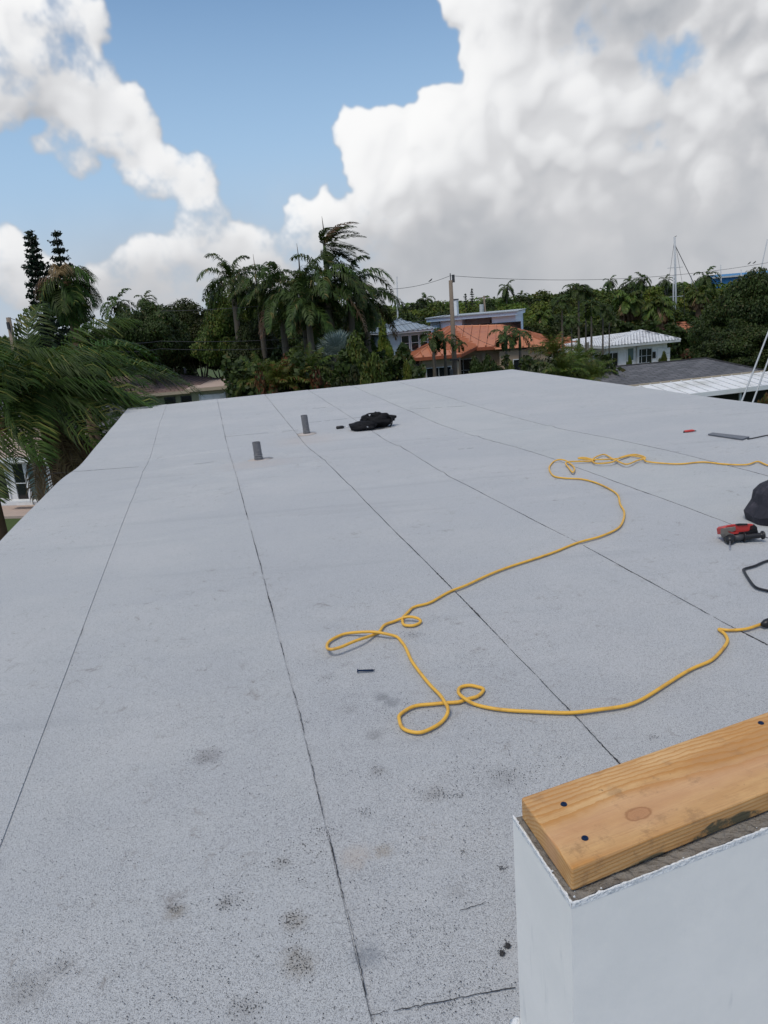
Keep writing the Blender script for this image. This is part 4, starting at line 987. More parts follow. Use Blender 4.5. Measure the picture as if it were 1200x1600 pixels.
def modern_house():
    t = empty('modern_white_house', (0, 0, 0), 'white and grey house with a flat sloping roof and square chimney behind the orange roof', 'house')
    Lp = P(664, 497, 76); Rp = P(809, 485, 73.5); ang = math.atan2(Rp.y-Lp.y, Rp.x-Lp.x); T = frame_mat((Lp.x, Lp.y), ang); L = (Rp-Lp).length
    k = L/145.; z0 = 4.4
    zl, zr = Lp.z, Rp.z
    # sloped slab roof: thick fascia
    def slab(x0, x1, y0, y1, dz0, dz1, m, nm):
        zz = lambda x: zl+(zr-zl)*x/L
        q = [T(x0, y0), T(x1, y0), T(x1, y1), T(x0, y1)]; xs = [x0, x1, x1, x0]
        MB().prism([(p.x, p.y, zz(x)+dz0) for p, x in zip(q, xs)], [(p.x, p.y, zz(x)+dz1) for p, x in zip(q, xs)]).build(nm, m, t)
    slab(0, L, 0, 11, -.10, .0, W['greymetal'], 'roof'); slab(.1, L-.1, .15, 10.8, -.42, -.10, W['cool_white'], 'fascia')
    zt = lambda x: zl+(zr-zl)*x/L-.42
    def wallseg(x0, x1, y0, y1, m, nm='wall'):
        q = [T(x0, y0), T(x1, y0), T(x1, y1), T(x0, y1)]; MB().prism([(p.x, p.y, z0-4.4) for p in q], [(p.x, p.y, zt(x)+.0) for p, x in zip(q, (x0, x1, x1, x0))]).build(nm, m, t)
    wallseg(.3, .15*L, 1.2, 10, W['cool_white']); wallseg(.15*L+.01, .39*L, .7, 10, W['cool_white']); wallseg(.39*L+.01, .715*L, 3.2, 10, W['grey_wall']); wallseg(.715*L+.01, L-.3, .7, 10, W['cool_white'])
    box_local(T, .148*L, .155*L, .45, .65, 2, zt(1)+.1).build('drain_pipe', W['darkmetal'], t)
    window(t, lambda x, y, z=0.: T(x, y+3.2, z), 'f', L, 8, .61*L, 5.0, 1.45, .85, 1, 1, 'darkmetal'); window(t, lambda x, y, z=0.: T(x, y+.7, z), 'f', L, 8, .858*L, 5.0, 2.9, .9, 2, 1, 'darkmetal')
    window(t, lambda x, y, z=0.: T(x, y+3.2, z), 'f', L, 8, .685*L, 5.75, .3, .4, 1, 1, 'darkmetal')
    box_local(T, .245*L, .30*L, 3, 4.2, 6, zl+1.5).build('chimney', W['white'], t); box_local(T, .24*L, .305*L, 2.95, 4.25, zl+1.5, zl+1.62).build('chimney_cap', W['darkmetal'], t)
    box_local(T, .40*L, .71*L, 1.0, 3.1, 4.1, 4.3).build('balcony', W['grey_wall'], t)
modern_house()

def blue_cottage():
    t = empty('metal_roof_cottage', (0, 0, 0), 'upper storey with blue grey metal hip roof and dark windows, left of the orange roof', 'house')
    o = P(606, 520, 62); T = frame_mat((o.x, o.y), R(18)); 
    w, d = 3.55, 4.0
    box_local(T, 0, w, 0, d, 0, 6.2).build('wall', W['bluegrey'], t)
    for pl in hipverts(T, 0, w, 0, d, 6.25, .95, .55, 'x'): metal_roof(t, list(pl), .42, W['greymetal'], rib=.08)
    box_local(T, -.5, w+.5, -.5, d+.5, 6.1, 6.2).build('fascia', W['white'], t)
    for u in (1.45, 2.3, 3.1): window(t, T, 'f', w, d, u, 4.65, .62, 1.2, 1, 2, 'white_dull', fr=.06)
    for u in (.9, 2.4): window(t, T, 'r', w, d, u, 4.65, .62, 1.2, 1, 2, 'white_dull', fr=.06)
    # lower roof in front of it
    T2 = frame_mat((o.x-.4, o.y-2.6), R(18)); pl = [T2(-.8, -.5, 3.4), T2(w+1.6, -.5, 3.4), T2(w+1.0, 2.6, 4.4), T2(-.4, 2.6, 4.4)]
    metal_roof(t, pl, .42, W['greymetal'], rib=.08); box_local(T2, -.4, w+1.2, 0, 2.55, 0, 3.3).build('wall', W['bluegrey'], t)
blue_cottage()

def white_house():
    t = empty('white_tile_house', (0, 0, 0), 'white bungalow with white barrel tile hip roof on the right, lawn in front', 'house')
    o = PZ(951, 541, 3.05); r_ = PZ(1063, 530.5, 3.05); ang = math.atan2(r_.y-o.y, r_.x-o.x)
    L = (r_-o).length; T = frame_mat((o.x, o.y), ang); print('white house', L, math.degrees(ang))
    w = L-.9; d = 11.
    box_local(T, .2, w+.0, .8, d, 0, 2.9).build('wall', W['white'], t)
    # left wing stepping back
    T2 = frame_mat((o.x, o.y), ang); box_local(T2, -4.6, .19, 3.4, d, 0, 2.9).build('wall', W['white'], t)
    e = 3.05; A = T(-.45, .0, e); B = T(L, 0, e); C_ = T(L, 12, e); r0, r1 = P(905, 531, o.y+5.), P(1001, 516.5, o.y+5.8)
    r0 = P(951, 525, o.y+4.2); r1 = P(1000, 516.5, o.y+5.8); Lf = P(880, 539, o.y+5.); bk = P(905, 527.5, o.y+9)
    m = W['tilewhite']
    barrel_tiles(t, [A, B, r1], m); barrel_tiles(t, [B, C_, r1], m); barrel_tiles(t, [Lf, A, r1], m, row=.42)
    uvface_roof(t, [(C_, T(-4, 13, e), r1)], m); uvface_roof(t, [(T(-4, 13, e), Lf, r1)], m)
    MB().tube([A, r1], .13, 6).build('ridge_tiles', m, t, smooth=True); MB().tube([B, r1], .13, 6).build('ridge_tiles', m, t, smooth=True)
    for p, q in ((A, B), (Lf, A), (B, C_)):
        dd = q-p; n = Vector((-dd.y, dd.x, 0)).normalized()*.04
        MB().prism([p-n-UP*.2, q-n-UP*.2, q+n-UP*.2, p+n-UP*.2], [p-n-UP*.005, q-n-UP*.005, q+n-UP*.005, p+n-UP*.005]).build('fascia', W['white_dull'], t)
    TF = lambda x, y, z=0.: T(x, y+.8, z)
    window(t, TF, 'f', w, d, .8, .95, 1.1, 1.35, 2, 2, 'white_dull'); window(t, TF, 'f', w, d, .36*L, 1.45, .62, 1.15, 1, 1, 'white', 'glass_teal')
    window(t, TF, 'f', w, d, .55*L, 1.1, 1.6, 1.3, 3, 2, 'white_dull'); window(t, TF, 'f', w, d, .69*L, 1.5, .25, .5, 1, 1, 'darkmetal')
    TG = lambda x, y, z=0.: T(x, y+3.4, z)
    window(t, TG, 'f', w, d, -3.3, 1.1, .95, 1.1, 2, 2, 'white_dull'); window(t, TG, 'f', w, d, -1.2, 1.1, .95, 1.1, 2, 2, 'white_dull')
    box_local(T, .44*L, .44*L+.2, .55, .79, 0, 2.85).build('pilaster', W['white_dull'], t)
    box_local(T, -1, 8.5, -.8, .75, .0, .12).build('terrace', W['beige'], t)
    # garage door panels on the right
    for i in range(4): box_local(T, .74*L, .92*L, .74, .797, .15+i*.55, .15+i*.55+.52).build('garage_door_panel', W['white'], t)
    # planters
    for u in (.47*L, .62*L):
        q = T(u, -.3); p = empty('planter_box', (q.x, q.y, .12), 'white planter box in front of the bungalow wall, %s' % ('left of the pair' if u < .5*L else 'right of the pair'), 'planter', 'white planters by the bungalow')
        MB().cyl((0, 0), .28, 0, .45, 10, .36).build('pot', W['white_dull'], p); MB().cyl((0, 0), .31, .40, .452, 10).build('soil', W['trunk'], p)
white_house()

def grey_house():
    t = empty('grey_shingle_house', (0, 0, 0), 'long house with grey shingle hip roof just beyond the right edge of the flat roof', 'house')
    A = PZ(980, 602.5, 3.2); B = PZ(1193, 579, 3.2); r0 = P(935, 579, A.y+4.5); r1 = P(1103, 559.5, B.y+1.5); Bk = PZ(1194, 577, 3.2)
    d = (B-A).normalized(); n = Vector((-d.y, d.x, 0)); Lf = A+n*9-d*4.5
    r1 = A+d*((B-A).length*.68)+n*4.6; r1.z = 4.95; r0 = A-d*0.2+n*4.6; r0.z = 4.75; r0 = PZ(940, 575, 3.75); r1 = PZ(1103, 560, 3.75)
    # nudge the ridge so that it shows where the photo has it
    C_ = B+n*6.4; D_ = A-d*4.2+n*6.4; A2 = A-d*4.2
    uvface_roof(t, [(A2, B, r1, r0), (B, C_, r1), (C_, D_, r0, r1), (D_, A2, r0)], W['shingle'])
    for p, q in ((r0, r1), (r1, B), (r0, A2)): MB().tube([p, q], .07, 6).build('ridge_cap', W['shingle'], t)
    P0 = A2-d*.0
    MB().prism([A2-n*.06-UP*.26, B-n*.06-UP*.26, B-n*.01-UP*.26, A2-n*.01-UP*.26], [A2-n*.06+UP*.02, B-n*.06+UP*.02, B-n*.01+UP*.02, A2-n*.01+UP*.02]).build('gutter', W['beige'], t)
    q = [A2+n*.5+d*.5, B+n*.5-d*.5, C_-n*.5-d*.5, D_-n*.5+d*.5]
    MB().prism([(v.x, v.y, 0) for v in q], [(v.x, v.y, 3.1) for v in q]).build('wall', W['white_dull'], t)
    # white aluminium patio roof in panels, in front of the eave
    u = A-d*0+n*(-.1); L = (B-A).length+8; w = 2.5; k = int(L/.62)
    pt = empty('patio_cover', (0, 0, 0), 'white aluminium patio cover on thin posts in front of the grey shingle roof', 'patio cover')
    for i in range(k):
        a = u+d*(i*.62); b = u+d*((i+1)*.62-.02)
        q = [a-n*w-UP*.42, b-n*w-UP*.42, b-UP*.06, a-UP*.06]
        mb = MB(); mb.prism([v-UP*.06 for v in q], q); s = [q[0], q[0]+d*.05, q[3]+d*.05, q[3]]; mb.prism([v+UP*.001 for v in s], [v+UP*.04 for v in s]); mb.build('roof_panel', W['white'], pt)
    a, b = u-n*w-UP*.42, u+d*k*.62-n*w-UP*.42
    MB().prism([a-n*.09-UP*.2, b-n*.09-UP*.2, b-n*.005-UP*.2, a-n*.005-UP*.2], [a-n*.09+UP*.03, b-n*.09+UP*.03, b-n*.005+UP*.03, a-n*.005+UP*.03]).build('gutter', W['white'], pt)
    for i in range(0, k, 4):
        c = u+d*(i*.62)-n*(w-.15); MB().box(c.x-.05, c.x+.05, c.y-.05, c.y+.05, 0, c.z-.53).build('post', W['white_dull'], pt)
    c0, c1 = u-n*.3, u+d*k*.62-n*.3
    MB().prism([(v.x, v.y, 0) for v in (c0-n*.2, c1-n*.2, c1, c0)], [(v.x, v.y, 2.6) for v in (c0-n*.2, c1-n*.2, c1, c0)]).build('screen_wall', W['screen'], pt)
    # white framed screen door
    c = PZ(1165, 628, 0); c = u+d*15.2-n*2.75; dd = empty('screen_door', (0, 0, 0), 'white framed screen door under the patio cover at the right edge', 'door')
    f = MB()
    for x0, x1, z0, z1 in ((0, .09, 0, 2.2), (1.0, 1.09, 0, 2.2), (.09, 1.0, 2.1, 2.2), (.09, 1.0, 0, .15), (.09, 1.0, 1.0, 1.07)):
        q = [c+d*x0, c+d*x1, c+d*x1+n*.06, c+d*x0+n*.06]; f.prism([(v.x, v.y, z0) for v in q], [(v.x, v.y, z1) for v in q])
    f.build('frame', W['white'], dd)
    q = [c+d*.09+n*.02, c+d*1.0+n*.02, c+d*1.0+n*.03, c+d*.09+n*.03]; MB().prism([(v.x, v.y, .15) for v in q], [(v.x, v.y, 2.1) for v in q]).build('screen', W['screen'], dd)
grey_house()
# two white poles leaning over the patio
for k, (a, b, lab) in enumerate((((1206, 505), (1157, 632), 'long white outrigger pole leaning over the patio cover, the left one'), ((1218, 515), (1172, 640), 'long white outrigger pole leaning over the patio cover, the right one'))):
    mb = MB(); p, q = P(*b, 36), P(*a, 37.5); e = p+(p-q).normalized()*2.6; mb.tube([e, p, q, q+(q-p)*.6], [.045, .045, .04, .03], 8); tag(mb.build('outrigger_pole', W['mast'], smooth=True), lab, 'pole')

def garage_house():
    t = empty('tan_garage_house', (0, 0, 0), 'low olive tan house with pinkish brown roof and white garage door behind the flat roof', 'house')
    o = PZ(296, 608, 3.0); T = frame_mat((o.x, o.y), R(2))
    box_local(T, 0, 3.55, .4, 8, 0, 2.75).build('wall', W['stucco_green'], t)
    box_local(T, -.35, 3.8, -.1, 8.2, 2.76, 3.0).build('flat_roof_edge', W['beige'], t)
    box_local(T, -.30, 3.75, .0, 8.1, 3.003, 3.04).build('flat_roof', W['pinkconc'], t)
    for i in range(4): box_local(T, .75, 2.7, .33, .395, .1+i*.58, .1+i*.58+.56).build('garage_door_panel', W['white'], t)
    box_local(T, .62, .74, .3, .39, 0, 2.5).build('door_frame', W['white_dull'], t); box_local(T, 2.71, 2.83, .3, .39, 0, 2.5).build('door_frame', W['white_dull'], t)
    T2 = frame_mat((o.x, o.y), R(2)); box_local(T2, -13, -.01, 2.5, 10, 0, 2.6).build('wall', W['stucco_green'], t)
    pl = hipverts(T2, -13, .8, 2.5, 11, 2.75, 1.35, .6, 'x'); uvface_roof(t, pl, W['shingle_pink'])
    box_local(T2, -13.6, -.4, 1.82, 1.9, 2.5, 2.74).build('fascia', W['beige'], t)
    TF = lambda x, y, z=0.: T2(x, y+2.5, z)
    for u in (-.9, -2.3, -4.4, -7.): window(t, TF, 'f', 1, 1, u, .7, .8, 1.5, 1, 2, 'darkmetal')
    MB().tube([T2(-1.2, 5, 4.0), T2(-1.2, 5, 4.5)], .1, 8).build('roof_vent', W['darkmetal'], t)
garage_house()
def car(px, py, D, rz, label):
    c = PZ(px, py, 0); c = Vector((P(px, py, D).x, D, .0)); t = empty('parked_car', c, label, 'car', rz=rz)
    prof = [(-2.1, .35), (-2.15, .75), (-1.9, .95), (-1.2, 1.02), (-.7, 1.42), (.6, 1.45), (1.25, 1.02), (2.0, .88), (2.15, .6), (2.1, .35)]
    mb = MB(); mb.prism([(x, -.85, z) for x, z in prof], [(x, .85, z) for x, z in prof]); mb.build('body', W['car'], t, bevel=.06)
    g = [(-1.08, 1.03), (-.66, 1.38), (.55, 1.40), (1.1, 1.03)]; mb = MB(); mb.prism([(x, -.86, z) for x, z in g], [(x, .86, z) for x, z in g]); mb.build('side_windows', W['glass'], t)
    for x in (-1.35, 1.35):
        for y in (-.82, .82):
            w = MB(); w.tube([(x, y-.1, .33), (x, y+.1, .33)], .33, 16).build('wheel', W['darkmetal'], t)
    mb = MB(); mb.face([(1.27, -.7, 1.0), (1.27, .7, 1.0), (.63, .62, 1.43), (.63, -.62, 1.43)]); mb.build('windscreen', W['glass'], t)
    for y in (-.65, .65): MB().box(2.08, 2.17, y-.15, y+.15, .62, .76).build('headlight', W['white'], t)
car(329, 627, 61, R(-85), 'silver car parked before the white garage door, only its roof showing')

def left_house():
    t = empty('white_cottage', (0, 0, 0), 'white cottage with glass door and wide window at the lower left edge', 'house')
    a = PZ(-30, 717, 2.6); b = PZ(62, 713, 2.6); ang = math.atan2(b.y-a.y, b.x-a.x); T = frame_mat((a.x-.0, a.y), ang); L = (b-a).length; print('left house', L, a, math.degrees(ang))
    box_local(T, -6, L+.0, .5, 6, 0, 2.45).build('wall', W['white'], t)
    box_local(T, -6.5, L+.3, -.02, .06, 2.35, 2.6).build('fascia', W['white'], t)
    uvface_roof(t, [(T(-6.5, 0, 2.6), T(L-.5, 0, 2.6), T(L-2.8, 4, 3.5), T(-6.5, 4, 3.5)), (T(L-.5, 0, 2.6), T(L-.5, 7, 2.6), T(L-2.8, 4, 3.5))], W['pinkconc'])
    TF = lambda x, y, z=0.: T(x, y+.5, z)
    k = L/92.
    window(t, TF, 'f', L, 6, 44*k, .25, 17*k, 1.95, 1, 2, 'white', 'glass', 'glass_door', fr=.16); window(t, TF, 'f', L, 6, (30+43)*k, .4, 30*k, 1.75, 1, 1, 'white', 'glass_teal', 'picture_window')
    window(t, TF, 'f', L, 6, 12*k, .5, 20*k, 1.6, 1, 1, 'white', 'glass')
    box_local(T, -3, L+1.2, -1.6, .45, .004, .12).build('terrace', W['pinkconc'], t); box_local(T, 38*k, L+.2, -.5, -.1, .5, .56).build('bench_top', W['white'], t)
left_house()
def left_shingle():
    t = empty('dark_shingle_house', (0, 0, 0), 'low house with grey shingle roof and white wall behind the wind blown palm', 'house')
    o = P(96, 694, 41); o.z = 0; T = frame_mat((o.x, o.y), R(8)); 
    box_local(T, 0, 3.6, .5, 8, 0, 2.5).build('wall', W['white_dull'], t)
    uvface_roof(t, hipverts(T, 0, 3.6, .5, 8, 2.6, 1.1, .5, 'y'), W['shingle']); box_local(T, -.5, 4.1, -.06, -.01, 2.4, 2.6).build('fascia', W['white'], t)
    TF = lambda x, y, z=0.: T(x, y+.5, z)
    window(t, TF, 'f', 1, 1, 1.8, .9, 1.2, 1.2, 2, 1, 'darkmetal')
left_shingle()
def small_house(name, px, py, D, w, h, d, hz, rz, wm, rm, label, kind='tile', nw=2):
    o = P(px, py, D); t = empty(name, (0, 0, 0), label, 'house'); T = frame_mat((o.x, o.y), R(rz)); e = o.z
    box_local(T, .3, w-.3, .3, d-.3, 0, e-.1).build('wall', W[wm], t); fascia(t, T, 0, w, 0, d, e, .0, W['white_dull'], .2)
    pls = hipverts(T, 0, w, 0, d, e, hz, .05, 'x')
    if kind == 'tile':
        for pl in (pls[0], pls[1], pls[3]): barrel_tiles(t, list(pl), W[rm], .6, .6)
    else: uvface_roof(t, pls, W[rm])
    for i in range(nw): window(t, lambda x, y, z=0.: T(x, y+.3, z), 'f', w, d, w*(i+.5)/nw, max(.8, e-2.1), 1.1, 1.2, 2, 1, 'white_dull')
small_house('terracotta_roof_house', 1045, 527, 92, 7, 2.5, 8, 1.5, 4, 'white', 'tileorange', 'small house with terracotta roof just behind the right end of the white tile roof')
small_house('brown_roof_house', 952, 524, 100, 6, 2.5, 8, 1.5, 0, 'stucco', 'tileorange', 'brown terracotta roof peeping between palms above the white tile roof')
small_house('pink_roof_house', 862, 546, 76, 4.5, 2.5, 6, .9, 5, 'white_dull', 'tileorange', 'dull pink roof between the orange roof and the white bungalow')
small_house('far_left_house', -60, 601, 80, 6.3, 2.5, 7, 1.2, 0, 'white_dull', 'tileorange', 'house with faded orange roof at the far left edge behind the leaning pole')
small_house('white_roof_shed', 1045, 505, 120, 6, 2.5, 5, .5, 0, 'white', 'white', 'white roofed shed half hidden by trees beside the tall mast', 'flat', 1)
small_house('white_carport', 852, 526, 95, 5, 2.5, 5, .35, 0, 'white_dull', 'white', 'low white carport roof under trees right of the orange house', 'flat', 1)
def hangar():
    t = empty('blue_hangar', (0, 0, 0), 'big blue metal boat hangar rising behind the trees at far right', 'hangar')
    a = P(1114, 431, 260); T = frame_mat((a.x, a.y), R(3)); w = 44; z = a.z
    box_local(T, 0, w, 0, 5, 0, z-.4).build('wall', W['blue'], t)
    for i in range(22): box_local(T, i*2+.1, i*2+.22, -.12, -.003, 0, z-.4).build('wall_rib', W['blue'], t)
    pl = [(T(-.5, -.5, z-.4), T(w+.5, -.5, z-.4), T(w+.5, 2.5, z+.3), T(-.5, 2.5, z+.3)), (T(w+.5, 5.5, z-.4), T(-.5, 5.5, z-.4), T(-.5, 2.5, z+.3), T(w+.5, 2.5, z+.3))]
    uvface_roof(t, pl, W['blue_roof']); box_local(T, -.5, w+.5, -.6, -.51, z-.9, z-.4).build('gutter', W['white_dull'], t)
hangar()

# ================================================================== poles, masts, wires
def pole(name, a, b, D, r0, r1, m, label, cat='pole', group=None, extra=None):
    """b is the lowest visible point, a the top"""
    top = P(*a, D); low = P(*b, D); d = (top-low).normalized(); base = low-d*(low.z/d.z)
    t = empty(name, base, label, cat, group); rel = top-base
    MB().tube([(0, 0, -.2), tuple(rel*.5), tuple(rel)], [r0, (r0+r1)/2, r1], 10).build('shaft', W[m], t, smooth=True)
    return t, rel, top
t, rel, PT = pole('utility_pole', (704, 438), (711, 583), 52, .21, .13, 'wood_pole', 'weathered wooden utility pole standing in front of the orange roof', 'utility pole')
MB().box(rel.x+.1, rel.x+.28, rel.y-.06, rel.y+.06, rel.z-.15, rel.z+.35).build('insulator', W['darkmetal'], t)
MB().tube([(rel.x, rel.y, rel.z-.1), (rel.x, rel.y, rel.z+.45)], .035, 6).build('top_pin', W['darkmetal'], t)
MB().tube([(rel.x*.35-.25, -.05, rel.z*.33), (rel.x*.35-.25, -.05, rel.z*.33+.55)], .12, 10).build('meter_box', W['lead'], t)
MB().box(rel.x*.45-.35, rel.x*.45+.35, -.28, -.2, rel.z*.45, rel.z*.45+.1).build('bracket', W['darkmetal'], t)
t, rel, PL_ = pole('leaning_pole', (13, 496), (32, 600), 34, .16, .10, 'wood_pole', 'grey wooden pole leaning at the far left edge beside the wind blown palm', 'utility pole')
MB().box(rel.x-.05, rel.x+.05, rel.y-.2, rel.y-.1, rel.z-.5, rel.z-.2).build('insulator', W['darkmetal'], t)
t, rel, PF = pole('distant_pole', (756, 462), (758, 486), 105, .17, .12, 'wood_pole', 'distant utility pole with a pale transformer above the flat roofed white house', 'utility pole')
MB().cyl((rel.x-.38, rel.y-.1), .3, rel.z-2.2, rel.z-1.1, 12).build('transformer', W['white_dull'], t)
MB().box(rel.x-.8, rel.x+.8, rel.y-.06, rel.y+.06, rel.z-.3, rel.z-.18).build('crossarm', W['wood_pole'], t)
t, rel, _t = pole('radio_mast', (620, 432), (622, 515), 110, .13, .10, 'mast', 'thin pale radio mast rising over the trees left of the utility pole', 'mast')
def sail(a, b, D, r0, label, spr=True, rig=1., grp='sailboat masts among the far trees'):
    t, rel, top = pole('sailboat_mast', a, b, D, r0, r0*.8, 'mast', label, 'mast', grp)
    if spr:
        for f in (.45, .72): MB().tube([(rel.x*f-1.1, 0, rel.z*f), (rel.x*f+1.1, 0, rel.z*f)], .04, 5).build('spreader', W['mast'], t)
    if rig:
        MB().tube([tuple(rel*.93), (rel.x+5.2*rig, -1, 3.2)], .05, 5).build('forestay', W['darkmetal'], t)
        for s in (-1, 1): MB().tube([tuple(rel*.98), (rel.x*.5+1.3*s, 0, rel.z*.45), (rel.x*.2+1.2*s, 0, 1)], .022, 4).build('shroud', W['darkmetal'], t)
        MB().tube([(0, 0, 3.0), (-4*rig, 0, 3.1)], .12, 6).build('boom', W['white'], t)
        MB().tube([tuple(rel), (rel.x+.3, rel.y, rel.z+.1)], .04, 5).build('wind_vane', W['darkmetal'], t)
    return t
sail((1054, 370), (1057, 516), 110, .16, 'tallest pale sailboat mast, right of the white bungalow roof')
sail((1126, 414), (1127, 450), 190, .14, 'short thin sailboat mast in front of the blue hangar', False, 0)
sail((1158, 421), (1158, 446), 200, .13, 'faint short sailboat mast over the blue hangar roof', False, 0)
sail((1080, 430), (1081, 470), 150, .10, 'thin sailboat mast close right of the tallest mast', False, 0)
sail((1052, 430), (1052, 500), 130, .10, 'thin sailboat mast close left of the tallest mast', False, 0)
sail((1199, 374), (1185, 440), 170, .13, 'slanting sailboat mast at the far right edge above the dark tree', False, 0)
def wire(pts, sag, label, r_=.018):
    out = []
    for i in range(len(pts)-1):
        a, b = pts[i], pts[i+1]
        for k in range(24 if i == len(pts)-2 else 23):
            t = k/23; p = a+(b-a)*t; p = p-UP*sag[i]*4*t*(1-t); out.append(p)
    tag(MB().tube(out, r_, 5).build('power_line', W['darkmetal']), label, 'power line')
top = PT+UP*.3
wire([P(250, 486, 46), P(590, 452, 50), top, P(1213, 408, 62)], [.3, .25, .75], 'highest power line running across the sky over the utility pole top', .014)
wire([PL_, P(250, 533, 44), PT-UP*2.2], [.5, .6], 'lower power line crossing in front of the dark trees from the leaning pole', .015)
wire([PL_-UP*.5, P(250, 545, 44), PT-UP*2.6], [.5, .7], 'lowest power line crossing in front of the dark trees from the leaning pole', .015)
wire([PT-UP*2.8, P(840, 542, 56)], [.8], 'power line dropping from the utility pole across the orange roof to the right', .013)
wire([PT-UP*3.2, P(613, 553, 56)], [.4], 'power line dropping from the utility pole across the left orange roof', .02)
# birds on the wire
for k, (px, py) in enumerate(((1171, 412), (1179, 411), (673, 439))):
    D = {0: 61, 1: 61.3, 2: 51.5}[k]; p = P(px, py, D)
    o = empty('bird', p, ['dark bird perched on the power line at far right, the left of two', 'dark bird perched on the power line at far right, the right of two', 'dark bird perched on the power line just left of the utility pole'][k], 'bird')
    MB().tube([(-.16, 0, -.04), (-.08, 0, .0), (.02, 0, .06), (.07, 0, .12), (.12, 0, .13)], [.008, .035, .045, .032, .01], 8).build('body', W['darkmetal'], o, smooth=True)

# ================================================================== trees
def quads(cent, nrm, size, asp=1.6, rng=RNG):
    """diamond leaf faces around centres with given normals"""
    n = len(cent); a = rng.normal(size=(n, 3)); nrm = nrm/np.linalg.norm(nrm, axis=1, keepdims=True)
    u = a-nrm*(a*nrm).sum(1, keepdims=True); u /= np.linalg.norm(u, axis=1, keepdims=True); v = np.cross(nrm, u)
    s = (size*(.6+.8*rng.random(n)))[:, None] if np.ndim(size) == 0 else size[:, None]
    V = np.stack([cent-u*s*.5*asp, cent-v*s*.5, cent+u*s*.5*asp+nrm*s*.12, cent+v*s*.5], 1).reshape(-1, 3)
    return V, np.arange(4*n).reshape(n, 4)
def crown_mesh(name, n, leaf, m, seed, clumps=26, zlo=.28, flat=1., rag=.18, spread=1.):
    """crown of unit height (z 0..1) and unit width: leaf faces gathered in clumps through the outer volume"""
    rng = np.random.default_rng(seed); cz = (1+zlo)/2; hz = (1-zlo)/2
    d = rng.normal(size=(clumps, 3)); d /= np.linalg.norm(d, axis=1, keepdims=True); d[:, 2] = np.where(d[:, 2] < -.35, -d[:, 2]*.6, d[:, 2])
    rad = rng.uniform(.45, .86, clumps)**.8
    cc = d*rad[:, None]*np.array([.5, .5, hz])*spread+np.array([0, 0, cz]); cr_ = rng.uniform(.10, .19, clumps)*(1.15-.3*rad)
    k = rng.choice(clumps, n, p=cr_**2/np.sum(cr_**2)); e = rng.normal(size=(n, 3)); e /= np.linalg.norm(e, axis=1, keepdims=True)
    r_ = cr_[k]*(1-np.abs(rng.normal(size=n))*.28+rag*rng.random(n)**3)
    P_ = cc[k]+e*r_[:, None]*np.array([1, 1, .8*flat*max(.6, 2*hz)])
    nr = e*.8+rng.normal(size=(n, 3))*.55+np.array([0, 0, .45]); V, Fc = quads(P_, nr, leaf, 1.7, rng)
    return npmesh(name, V, Fc, m)
def trunk_mesh(name, m, seed, zt=.6, r_=.03, limbs=6):
    rr = random.Random(seed); mb = MB(); mb.tube([(0, 0, -.02), (rr.uniform(-.02, .02), rr.uniform(-.02, .02), zt*.35), (0, 0, zt*.6)], [r_*1.3, r_, r_*.8], 9)
    for i in range(limbs):
        a = 6.28*i/limbs+rr.random(); z = zt*rr.uniform(.3, .6); q = rr.uniform(.2, .36)
        mb.tube([(0, 0, z), (q*.45*math.cos(a), q*.45*math.sin(a), z+.12), (q*math.cos(a), q*math.sin(a), z+rr.uniform(.2, .36))], [r_*.6, r_*.4, r_*.12], 6)
    return mb.mesh(name, m, True)
PROTO = {}
def proto(kind, n, leaf, m, seed, **kw):
    tk = kw.pop('trunk', True); PROTO[kind] = (crown_mesh('crown', n, leaf, GREEN[m], seed, **kw), trunk_mesh('trunk', W['trunk'], seed) if tk else None)
proto('big_dark', 46000, .0155, 'dark', 1, clumps=54); proto('big_dark2', 46000, .0155, 'dark', 2, clumps=60, zlo=.16)
proto('big_mid', 36000, .017, 'mid', 3, clumps=46)
proto('far_dark', 13000, .026, 'dark', 5, clumps=30, zlo=.12); proto('far_mid', 13000, .026, 'mid', 6, clumps=30, zlo=.1); proto('far_light', 13000, .026, 'light', 7, clumps=30, zlo=.1)
proto('bush_dark', 14000, 0.03, 'dark', 8, clumps=26, zlo=.0); proto('bush_mid', 14000, 0.028, 'mid', 9, clumps=26, zlo=.0); proto('bush_light', 14000, 0.026, 'light', 10, clumps=26, zlo=0.)
proto('bush_lime', 8000, 0.035, 'lime', 11, clumps=20, zlo=0.); proto('bush_red', 9000, 0.036, 'red', 12, clumps=22, zlo=0.); proto('bush_scruff', 9000, 0.034, 'scruff', 13, clumps=22, zlo=0., rag=.5)
def tree(kind, px, py, D, wpx, label, cat='tree', name='leafy_tree', group=None, zscale=1., dpt=1.):
    top = P(px, py, D); h = top.z*zscale; w = wpx*D/F; c, tr = PROTO[kind]
    t = empty(name, (top.x, D, top.z-h if zscale != 1 else 0), label, cat, group, rz=random.random()*6.28)
    o = link('crown', c, t); o.scale = (w*1.08, w*1.08*dpt, h*1.04)
    if tr: o2 = link('trunk', tr, t); o2.scale = (w*.6, w*.6, h)
    return t

